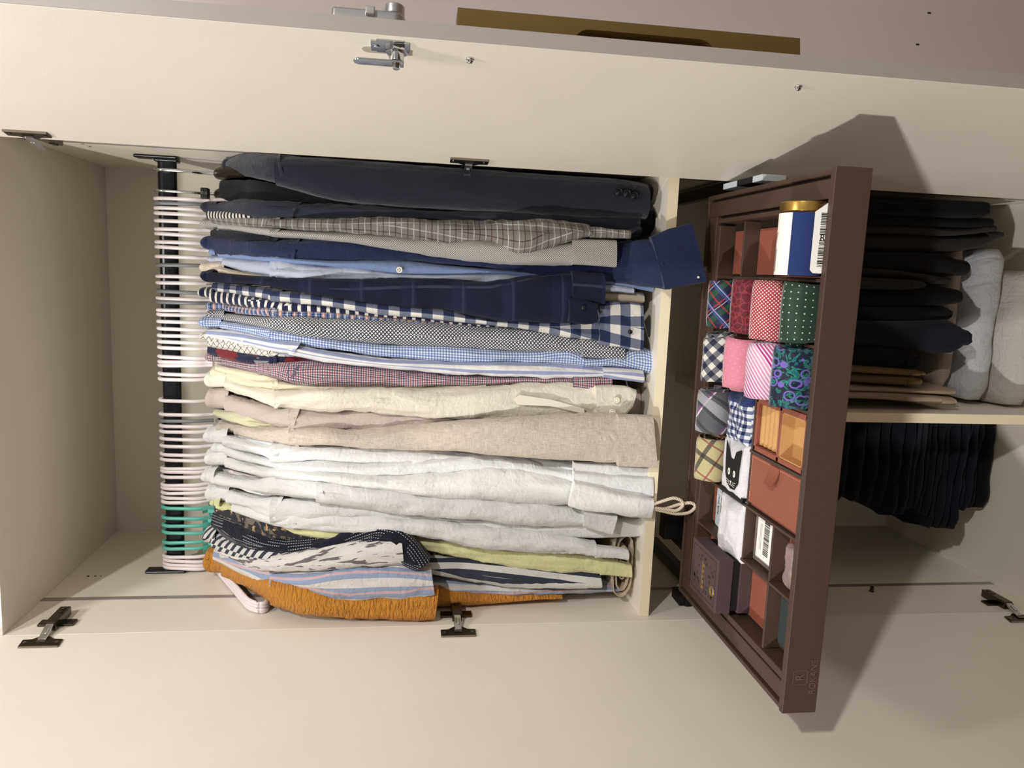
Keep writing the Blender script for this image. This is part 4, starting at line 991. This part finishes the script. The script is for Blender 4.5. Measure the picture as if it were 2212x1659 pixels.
# ------------------------------------------------------------------ things in the tray
def tie(label, mat, col, row, w=.074, r=.037, dx=0.0, dy=0.0, tilt=0.0, turn=.0, sq=1.0):
    """necktie rolled up, roll axis along the row"""
    xa, xb = xs[row+1]+th, xs[row]-th
    yl = [IY1] + CY + [IY0]; yc = (yl[col]+yl[col+1])/2 + dy
    cx = (xa+xb)/2 + dx; r *= .86; sq *= .92; zc = ZC-.001 + r*sq
    e = empty('rolled_necktie', label, 'necktie', 'rolled neckties in the tray', (cx, yc, ZC+.0003))
    m = MB(); N = 110; turns = 2.7; path = []; acc = [0]
    for i in range(N+1):
        t = i/N; a = math.radians(100) + 2*math.pi*turns*t; rr = r*(1-.68*t) - .0022*t
        path.append((math.cos(a)*rr*.98, math.sin(a)*rr*sq))
        if i: acc.append(acc[-1]+math.hypot(path[i][0]-path[i-1][0], path[i][1]-path[i-1][1]))
    K = 9; vs = []; tk = .0022; sd = cx*31+yc*17
    for side in (1, -1):
        for k2 in range(K):
            f = -1+2*k2/(K-1)
            for i in range(N+1):
                a, b = path[max(0, i-1)], path[min(N, i+1)]; dy_, dz_ = b[0]-a[0], b[1]-a[1]; l = math.hypot(dy_, dz_) or 1
                wob = .0016*noise.noise(V((acc[i]*22, f*1.2, sd)))
                q = side*tk*(1-.55*(abs(f) > .97)) + wob
                x = f*w/2 + .004*noise.noise(V((acc[i]*18, 3.3, sd+f))) + .010*(i/N)*noise.noise(V((i/N*3, 1, sd)))
                vs.append((cx + x + tilt*path[i][1], yc + path[i][0] + dz_/l*q + turn*x, zc + path[i][1] - dy_/l*q))
    R = N+1; fs = []; uv = []
    for side in (0, 1):
        for k2 in range(K-1):
            for i in range(N):
                a = (side*K+k2)*R+i; b = a+R
                f = (a, b, b+1, a+1) if side == 0 else (a, a+1, b+1, b)
                q = [(acc[i], k2*w/8), (acc[i], (k2+1)*w/8), (acc[i+1], (k2+1)*w/8), (acc[i+1], k2*w/8)]
                fs.append(f); uv.append(q if side == 0 else [q[0], q[3], q[2], q[1]])
    for k2 in (0, K-1):
        for i in range(N):
            a = k2*R+i; b = (K+k2)*R+i; fs.append((a, a+1, b+1, b) if k2 == 0 else (a, b, b+1, a+1)); uv.append([(acc[i], 0)]*4)
    for i in (0, N):
        for k2 in range(K-1):
            a = k2*R+i; b = (K+k2)*R+i; fs.append((a, b, b+R, a+R) if i == 0 else (a, a+R, b+R, b)); uv.append([(acc[i], k2*w/8)]*4)
    m.add(vs, fs, uv); m.build('rolled_band', mat, e, True)
    # narrow tail end tucked into the core
    core = MB().cyl((cx-w*.44, yc, zc), (cx+w*.44, yc, zc), r*.22, n=12); core.build('tail', mat, e, True)
    return adopt(e)
kw = dict(rough=.45, bump=.15, sheen=.3)
tartan = plaid('tie_tartan', (26, 30, 58), [((36, 88, 60), .030, .3, .1), ((190, 50, 52), .030, .08, .45), ((226, 226, 230), .030, .035, .28)], [((60, 80, 150), .030, .25, .2), ((190, 50, 52), .030, .08, .6), ((226, 226, 230), .030, .035, .05)], rot=.78, mixf=.62, **kw)
def mono(k, u, v, uv):
    d = k.vor(k.stretch(uv, 1, 1), 115, 'DISTANCE_TO_EDGE')
    return k.mix(k.ma('LESS_THAN', d, .07), lin((98, 18, 32)), lin((142, 44, 56)))
monog = fabric('tie_burgundy_monogram', mono, **kw)
tie('navy tartan necktie rolled up in the back corner compartment', tartan, 0, 1)
tie('burgundy monogram-patterned necktie rolled up', monog, 1, 1, w=.078, r=.038, dy=-.004)
tie('red necktie with dense white dots rolled up', dots('tie_red_dots', .0036, .3, (176, 52, 58), (246, 226, 226), .78, **kw), 2, 1, w=.080, r=.041, dy=.006, dx=-.002)
tie('dark green necktie with tiny white dots rolled up', dots('tie_green_dots', .0088, .1, (34, 60, 46), (226, 226, 206), .0, **kw), 3, 1, w=.078, r=.037, dy=.006)
tie('black, grey and white checked necktie rolled up', gingham('tie_check', .0185, (226, 224, 212), (112, 112, 118), (24, 26, 58), rot=.78, **kw), 0, 2, r=.038, tilt=-.2)
tie('plain pink necktie with faint dots rolled up', dots('tie_pink', .008, .1, (226, 140, 158), (240, 176, 186), .4, **kw), 1, 2, w=.076, r=.040, dy=-.002)
def mag(k, u, v, uv):
    co = k.ma('ADD', k.ma('MULTIPLY', u, .8), k.ma('MULTIPLY', v, .6))
    f = k.ma('FRACT', k.ma('ADD', k.ma('DIVIDE', co, .055), 100.))
    c = k.mix(f, lin((186, 30, 134)), lin((232, 178, 206)))
    return k.mix(k.band(co, .0042, .42), c, lin((248, 232, 238)))
tie('magenta and white diagonal striped necktie rolled up', fabric('tie_magenta', mag, **kw), 2, 2, w=.078, r=.042, dy=.002)
def pais(k, u, v, uv):
    w = k.noise(uv, 60, 3, 2.4); c = k.mix(k.ma('GREATER_THAN', w, .5), lin((18, 26, 52)), lin((28, 104, 104)))
    d = k.vor(uv, 70, 'F1'); c = k.mix(k.ma('LESS_THAN', k.ma('ABSOLUTE', k.ma('SUBTRACT', d, .42)), .07), c, lin((120, 98, 190)))
    return k.mix(k.ma('LESS_THAN', k.ma('ABSOLUTE', k.ma('SUBTRACT', w, .56)), .012), c, lin((60, 150, 130)))
tie('teal and purple paisley necktie rolled up', fabric('tie_paisley', pais, **kw), 3, 2, w=.080, r=.040, dy=.008)
tie('grey plaid necktie with magenta line, its rolled spiral end showing', plaid('tie_grey_plaid', (92, 92, 98), [((150, 72, 140), .05, .07, .35), ((236, 234, 236), .05, .05, .28)], [((170, 170, 176), .05, .3, .1), ((56, 56, 60), .025, .2, .4)], rot=.6, mixf=.8, **kw), 0, 3, r=.040, w=.070, dx=-.004)
tie('beige check scarf-pattern necktie rolled up', plaid('tie_beige_plaid', (196, 184, 138), [((40, 40, 42), .05, .14, .2), ((150, 62, 62), .05, .06, .7)], [((40, 40, 42), .05, .14, .2), ((150, 62, 62), .05, .06, .7)], rot=.5, mixf=.8, **kw), 0, 4, r=.037, w=.070)

# soft folded cloths
def puff(name, label, cat, mat, x0, x1, y0, y1, z0, z1, seed, tiltz=0.0, corner=0.0, flatten=1.0):
    e = empty(name, label, cat, None, ((x0+x1)/2, (y0+y1)/2, z0))
    m = MB(); n = 26; vs = []; fs = []; uv = []
    for k2 in (0, 1):
        for i in range(n+1):
            for j in range(n+1):
                s, t = -1+2*i/n, -1+2*j/n
                edge = max(0, 1-max(abs(s), abs(t))**6)
                x = (x0+x1)/2 + s*(x1-x0)/2 + .004*noise.noise(V((t*2, s, seed))); y = (y0+y1)/2 + t*(y1-y0)/2 + .004*noise.noise(V((s*2, t, seed+4)))
                if corner: x -= corner*max(0, t)*max(0, -s); 
                zm = z0 + (z1-z0)*(.35 + .30*k2*edge + tiltz*t*.5 + .35*k2)
                wz = (z1-z0)*.22*noise.noise(V((s*1.7, t*1.7, seed+8)))*edge*flatten if k2 else 0
                z = z0 + .001 if not k2 else zm + wz + .0016*flatten*noise.noise(V((s*7, t*7, seed)))
                vs.append((x, y, max(z, z0+.0008)))
    R = n+1; O = R*R
    for i in range(n):
        for j in range(n):
            a = i*R+j; fs.append((a, a+1, a+R+1, a+R)); uv.append([(vs[q][0], vs[q][1]) for q in fs[-1]])
            b = O+a; fs.append((b, b+R, b+R+1, b+1)); uv.append([(vs[q][0], vs[q][1]) for q in fs[-1]])
    rim = [i*R for i in range(n)] + [n*R+j for j in range(n)] + [i*R+n for i in range(n, 0, -1)] + [j for j in range(n, 0, -1)]
    for q in range(len(rim)):
        a, b = rim[q], rim[(q+1) % len(rim)]; fs.append((a, b, O+b, O+a)); uv.append([(vs[a][0], vs[a][1])]*4)
    m.add(vs, fs, uv); m.build('folded_cloth', mat, e, True)
    return e
def half(k, u, v, uv):
    a = k.band(u, .011, .5); b2 = k.band(v, .011, .5)
    g = k.mix(k.ma('MULTIPLY', a, b2), k.mix(k.ma('MAXIMUM', a, b2), lin((238, 238, 240)), lin((120, 130, 160))), lin((28, 38, 78)))
    return k.mix(k.ma('GREATER_THAN', u, .430), g, lin((44, 58, 108)))
adopt(puff('pocket_square', 'navy pocket square with a gingham half, folded in the tray', 'pocket square', fabric('pocket_square_cloth', half), .368, .446, -.192, -.116, ZC+.0003, ZT+.006, 5.5))
ct = puff('cloth_pouch', 'white cloth pouch printed with a black cat face', 'pouch', 'whitecloth', .283, .370, -.197, -.113, ZC+.0003, ZT+.007, 9.1, flatten=.1)
CT = lambda s, t: V((.3265 + s, -.158 + t, ZT+.0165 + .012*0))
def catz(x, y): return ZT+.0115
def flat(name, mat, pts, z, parent, d=.0006): return MB().prism([V((x, y, z)) for x, y in pts], V((0, 0, d))).build(name, mat, parent)
# cat face, ears towards the right of the wardrobe
cxx, cyy = .318, -.163
headp = [(.018, -.021), (.048, -.024), (.040, -.009), (.026, -.004), (.027, .004), (.052, .022), (.020, .021), (-.002, .019), (-.018, .012), (-.024, .0), (-.022, -.012), (-.010, -.020)]
hz = ZT+.0072
cat = flat('cat_print', 'ink', [(cxx+a*.95, cyy+b*1.2) for a, b in headp][::-1], hz, ct, .0008)
for b in (-.010, .009):
    pts = [(cxx+.003+.0055*math.cos(t), cyy+b+.0038*math.sin(t)) for t in [2*math.pi*i/14 for i in range(14)]]
    flat('cat_eye', 'paper', pts, hz+.0008, ct, .0004)
    pts = [(cxx+.003+.0022*math.cos(t), cyy+b+.0009*math.sin(t)) for t in [2*math.pi*i/10 for i in range(10)]]
    flat('cat_pupil', 'ink', pts, hz+.0012, ct, .0003)
flat('cat_nose', 'paper', [(cxx-.0105, cyy-.003), (cxx-.0105, cyy+.003), (cxx-.0145, cyy)], hz+.0008, ct, .0004)
wm = MB()
for sg in (-1, 1):
    for q in range(3):
        wm.tube([V((cxx-.012-.002*q, cyy+sg*.006, hz+.001)), V((cxx-.010-.004*q, cyy+sg*(.017-.002*q), hz+.001))], .0004, 5)
wm.tube([V((cxx-.0145, cyy, hz+.001)), V((cxx-.018, cyy+.004, hz+.001))], .0004, 5).tube([V((cxx-.0145, cyy, hz+.001)), V((cxx-.018, cyy-.004, hz+.001))], .0004, 5)
wm.build('cat_whiskers', 'paper', ct)
MB().prism([V((.281, -.197, ZC+.003)), V((.281, -.113, ZC+.003)), V((.281, -.113, ZT+.002)), V((.281, -.197, ZT+.002))], V((.008, 0, 0))).build('black_gusset', 'black', ct)
adopt(ct)
adopt(puff('cloth_napkin', 'plain white folded cloth next to the cat pouch', 'cloth', 'whitecloth', .184, .276, -.197, -.113, ZC+.0003, ZT+.005, 17.7, corner=.02))

# acrylic tube with brass lid
tb = empty('acrylic_tube', 'clear acrylic tube with brass lid lying in the right compartment', 'tube', None, (.67, -.300, ZC+.0003))
cy_, cz_, rr = -.3085, ZC+.0320, .0310
part('tube_wall', 'clear', tb, lambda m: m.cyl((.6255, cy_, cz_), (.7085, cy_, cz_), rr, n=40), smooth=False, bevel=.001)
part('lid', 'goldlid', tb, lambda m: m.cyl((.7090, cy_, cz_), (.7215, cy_, cz_), rr+.0005, n=40), bevel=.001)
part('tube_base', 'clear', tb, lambda m: m.cyl((.6225, cy_, cz_), (.6253, cy_, cz_), rr, n=40), bevel=.001)
def wrap(a0, a1, r, x0, x1, m, n=14):
    pts = [(cy_+r*math.cos(a0+(a1-a0)*i/n), cz_+r*math.sin(a0+(a1-a0)*i/n)) for i in range(n+1)]
    m.prism([V((x0, y, z)) for y, z in pts] + [V((x0, cy_+(y-cy_)*.96, cz_+(z-cz_)*.96)) for y, z in pts[::-1]], V((x1-x0, 0, 0)))
part('paper_sleeve', 'paper', tb, lambda m: wrap(math.radians(20), math.radians(125), rr+.0008, .6275, .7070, m))
part('rolled_cloth', 'navycloth', tb, lambda m: wrap(math.radians(126), math.radians(230), rr+.0006, .6275, .7075, m))
part('sleeve_print', 'ink_grey', tb, lambda m: [wrap(math.radians(62+i*4), math.radians(62.8+i*4), rr+.0012, .632, .664-.003*(i % 3), m, 2) for i in range(5)] + [wrap(math.radians(66+i*1.5), math.radians(68+i*1.5), rr+.0012, .668+.0016*i, .670+.0016*i, m, 2) for i in range(9)])
adopt(tb)
# leaning paper tag with printed code
tg = empty('paper_tag', 'white paper tag with black print leaning against the tray front', 'tag', None, (.665, -.350, ZC+.0003))
AT = frame(V((.631, -.3545, ZC+.003)), V((1, 0, 0)), V((0, .10, .995)), V((0, -.995, .10)))
def tagfn(m): m.prism([AT @ V(q) for q in ((0, 0, 0), (.088, 0, 0), (.088, .022, 0), (.076, .038, 0), (.004, .038, 0), (0, .034, 0))], AT.to_3x3() @ V((0, 0, .0007)))
part('card', 'paper', tg, tagfn)
def codes(m):
    random.seed(3)
    for i in range(34):
        x = .008+i*.0020
        if 16 < i < 20: continue
        w = random.choice((.0006, .001, .0013)); m.box((x, .012+.004*random.random(), .0006), (x+w, .030, .0010), AT)
part('printed_code', 'ink', tg, codes)
text('printed_letter', 'R', .012, AT @ frame(V((.044, .026, .0009)), V((0, -1, 0)), V((1, 0, 0)), V((0, 0, 1))), 'ink', tg, .0002)
adopt(tg)
# ring box
rb = empty('ring_box', 'terracotta jewellery insert with tan ring rolls and an open well', 'jewellery box', None, (.4075, -.278, ZC+.0003))
bx0, bx1, by0, by1 = .3675, .4475, -.3515, -.2035; zt = ZT-.004
for a, b, c, d in ((bx0, by0, bx1, by0+.006), (bx0, by1-.006, bx1, by1), (bx0, by0, bx0+.008, by1), (bx1-.008, by0, bx1, by1), (bx0, -.283, bx1, -.275)):
    part('box_frame', 'tleather', rb, lambda m: m.box((a, c and b, ZC+.0003), (c, d, zt)), bevel=.0012)
part('well_lining', 'tan', rb, lambda m: m.box((bx0+.007, by0+.005, ZC+.0004), (bx1-.007, by1-.005, ZC+.004)))
for a, b, c, d in ((bx0+.008, by0+.006, bx0+.0095, -.283), (bx1-.0095, by0+.006, bx1-.008, -.283), (bx0+.008, -.2845, bx1-.008, -.283), (bx0+.008, by0+.006, bx1-.008, by0+.0075)):
    part('well_wall', 'tan', rb, lambda m: m.box((a, b, ZC+.002), (c, d, zt-.0008)))
for i in range(5):
    yy = -.2705 + i*.0129
    part('ring_roll', 'tan', rb, lambda m: m.cyl((bx0+.0095, yy+.0035, zt-.012), (bx1-.0095, yy+.0035, zt-.012), .0074, n=20), bevel=.001)
adopt(rb)
# leather flap box
fb = empty('leather_box', 'terracotta leather box with a stitched lid and pull tab', 'box', None, (.321, -.278, ZC+.0003))
part('box_body', 'tleather', fb, lambda m: m.box((.2815, -.3515, ZC+.0003), (.3605, -.2035, ZT-.008)), bevel=.002)
part('lid', 'tleather', fb, lambda m: m.box((.287, -.3515, ZT-.0078), (.3615, -.2035, ZT-.0035)), bevel=.0018)
def flap(m):
    n = 10
    for k2 in range(n):
        t0, t1 = k2/n, (k2+1)/n
        z0, z1 = ZT-.0032+.010*t0*t0, ZT-.0032+.010*t1*t1
        w0 = .0135*(1-.25*max(0, t0-.6)/.4); w1 = .0135*(1-.25*max(0, t1-.6)/.4)
        x0, x1 = .3605-.026*t0, .3605-.026*t1
        m.add([V((x0, -.279-w0, z0)), V((x0, -.279+w0, z0)), V((x1, -.279+w1, z1)), V((x1, -.279-w1, z1)), V((x0, -.279-w0, z0+.0018)), V((x0, -.279+w0, z0+.0018)), V((x1, -.279+w1, z1+.0018)), V((x1, -.279-w1, z1+.0018))],
              [(0, 1, 2, 3), (4, 7, 6, 5), (0, 4, 5, 1), (1, 5, 6, 2), (2, 6, 7, 3), (3, 7, 4, 0)])
part('pull_tab', 'tleather', fb, flap)
def stit(m):
    for i in range(32): y = -.3515+i*.0046; m.box((.3578, y, ZT-.0036), (.3585, y+.003, ZT-.0031)) if abs(y+.279) > .014 else None
    for i in range(16): x = .289+i*.0043; m.box((x, -.2075, ZT-.0036), (x+.003, -.2068, ZT-.0031)); m.box((x, -.3515, ZT-.0036), (x+.003, -.3508, ZT-.0031))
part('stitching', 'stitch', fb, stit)
adopt(fb)
# card in the small back compartment
cdt = empty('blue_card', 'small white card with blue lettering on the terracotta liner', 'card', None, (.236, -.066, ZC+.0003))
def cardfn(m):
    pts = corner_path([(.196, -.1075, 0), (.270, -.1075, 0), (.270, -.040, 0), (.196, -.040, 0)], .006)
    m.prism([V((p.x, p.y, ZC+.0003)) for p in pts], V((0, 0, .0012)))
part('card', 'cardblue', cdt, cardfn)
text('card_word', 'QUICK', .024, frame(V((.234, -.072, ZC+.0017)), V((1, 0, 0)), V((0, 1, 0)), V((0, 0, 1))), 'blueink', cdt, .0002)
text('card_line', 'FOR YOU', .008, frame(V((.234, -.050, ZC+.0017)), V((1, 0, 0)), V((0, 1, 0)), V((0, 0, 1))), 'ink', cdt, .0002)
adopt(cdt)
# clear case with barcode label
cc = empty('clear_case', 'clear plastic case with a white barcode label', 'case', None, (.236, -.245, ZC+.0003))
part('case_shell', 'film', cc, lambda m: m.box((.198, -.284, ZC+.0003), (.274, -.206, ZC+.010)), bevel=.002)
part('barcode_label', 'paper', cc, lambda m: m.box((.206, -.268, ZC+.0101), (.272, -.216, ZC+.0105)))
def bars(m):
    random.seed(5); x = .216
    while x < .268:
        w = random.choice((.0006, .0010, .0014)); m.box((x, -.254, ZC+.0104), (x+w, -.238, ZC+.0108)); x += w+random.choice((.0006, .001, .0014))
part('barcode', 'ink', cc, bars)
part('fine_print', 'ink_grey', cc, lambda m: [m.box((.220, -.2265-.0035*i, ZC+.0104), (.260, -.2258-.0035*i, ZC+.0107)) for i in range(2)])
adopt(cc)
# crumpled clear bag
adopt(puff('plastic_bag', 'small crumpled clear plastic bag beside the tray front', 'bag', 'film', .200, .258, -.350, -.312, ZC+.0003, ZC+.018, 23.3))
# plum gift box with lid ajar
pb = empty('gift_box', 'dark plum box with an embossed lid standing above the tray', 'box', None, (.125, -.14, ZC+.0003))
gx0, gx1, gy0, gy1 = .101, .189, -.192, -.085
part('box_base', 'plum', pb, lambda m: m.box((gx0, gy0, ZC+.0003), (gx1, gy1, ZC+.020)), bevel=.0008)
part('box_neck', 'boxblack', pb, lambda m: m.box((gx0+.003, gy0+.003, ZC+.020), (gx1-.003, gy1-.003, ZC+.033)))
ld = part('box_lid', 'plum', pb, lambda m: m.box((gx0, gy0, ZC+.032), (gx1, gy1, ZC+.057)), bevel=.0012)
zl = ZC+.0572
def emb(m):
    random.seed(11)
    a, b, c, d, w = gx0+.007, gy0+.008, gx1-.007, gy1-.008, .0007
    for q in ((a, b, c, b+w), (a, d-w, c, d), (a, b, a+w, d), (c-w, b, c, d)): m.box((q[0], q[1], zl-.0006), (q[2], q[3], zl+.0001))
    for i in range(46):
        x = random.uniform(a+.006, c-.008); y = random.uniform(b+.006, d-.008)
        if abs(y-(gy0+gy1)/2-.003) < .012 and gx0+.02 < x < gx1-.02: continue
        s = random.uniform(.0012, .0028); m.box((x-s, y-s*.8, zl-.0006), (x+s, y+s*.8, zl+.0001), None)
part('embossing', 'plum_dark', ld, emb)
def goldfn(m):
    yy = (gy0+gy1)/2
    for i in range(5): m.box((.120+i*.009, yy+.000, zl-.0003), (.125+i*.009, yy+.0022, zl+.0003))
    m.box((.118, yy+.0055, zl-.0003), (.164, yy+.0066, zl+.0003))
    m.tube([V((.131+.0075*math.cos(t), gy0+.017+.0075*math.sin(t), zl)) for t in [2*math.pi*i/20 for i in range(20)]], .0006, 6, True)
    m.tube([V((.131+.005*math.cos(t), gy0+.017+.005*math.sin(t), zl)) for t in [2*math.pi*i/20 for i in range(20)]], .0004, 6, True)
part('gold_print', 'gold', ld, goldfn)
adopt(pb)
# dark felt pad
fp = empty('felt_pad', 'dark green felt pad in the left front compartment', 'pad', None, (.143, -.322, ZC+.0003))
def padfn(m):
    pts = corner_path([(.104, -.352, 0), (.184, -.352, 0), (.184, -.296, 0), (.104, -.296, 0)], .012)
    m.prism([V((p.x, p.y, ZC+.0003)) for p in pts], V((0, 0, .006)))
part('pad', 'feltgreen', fp, padfn, bevel=.001)
adopt(fp)
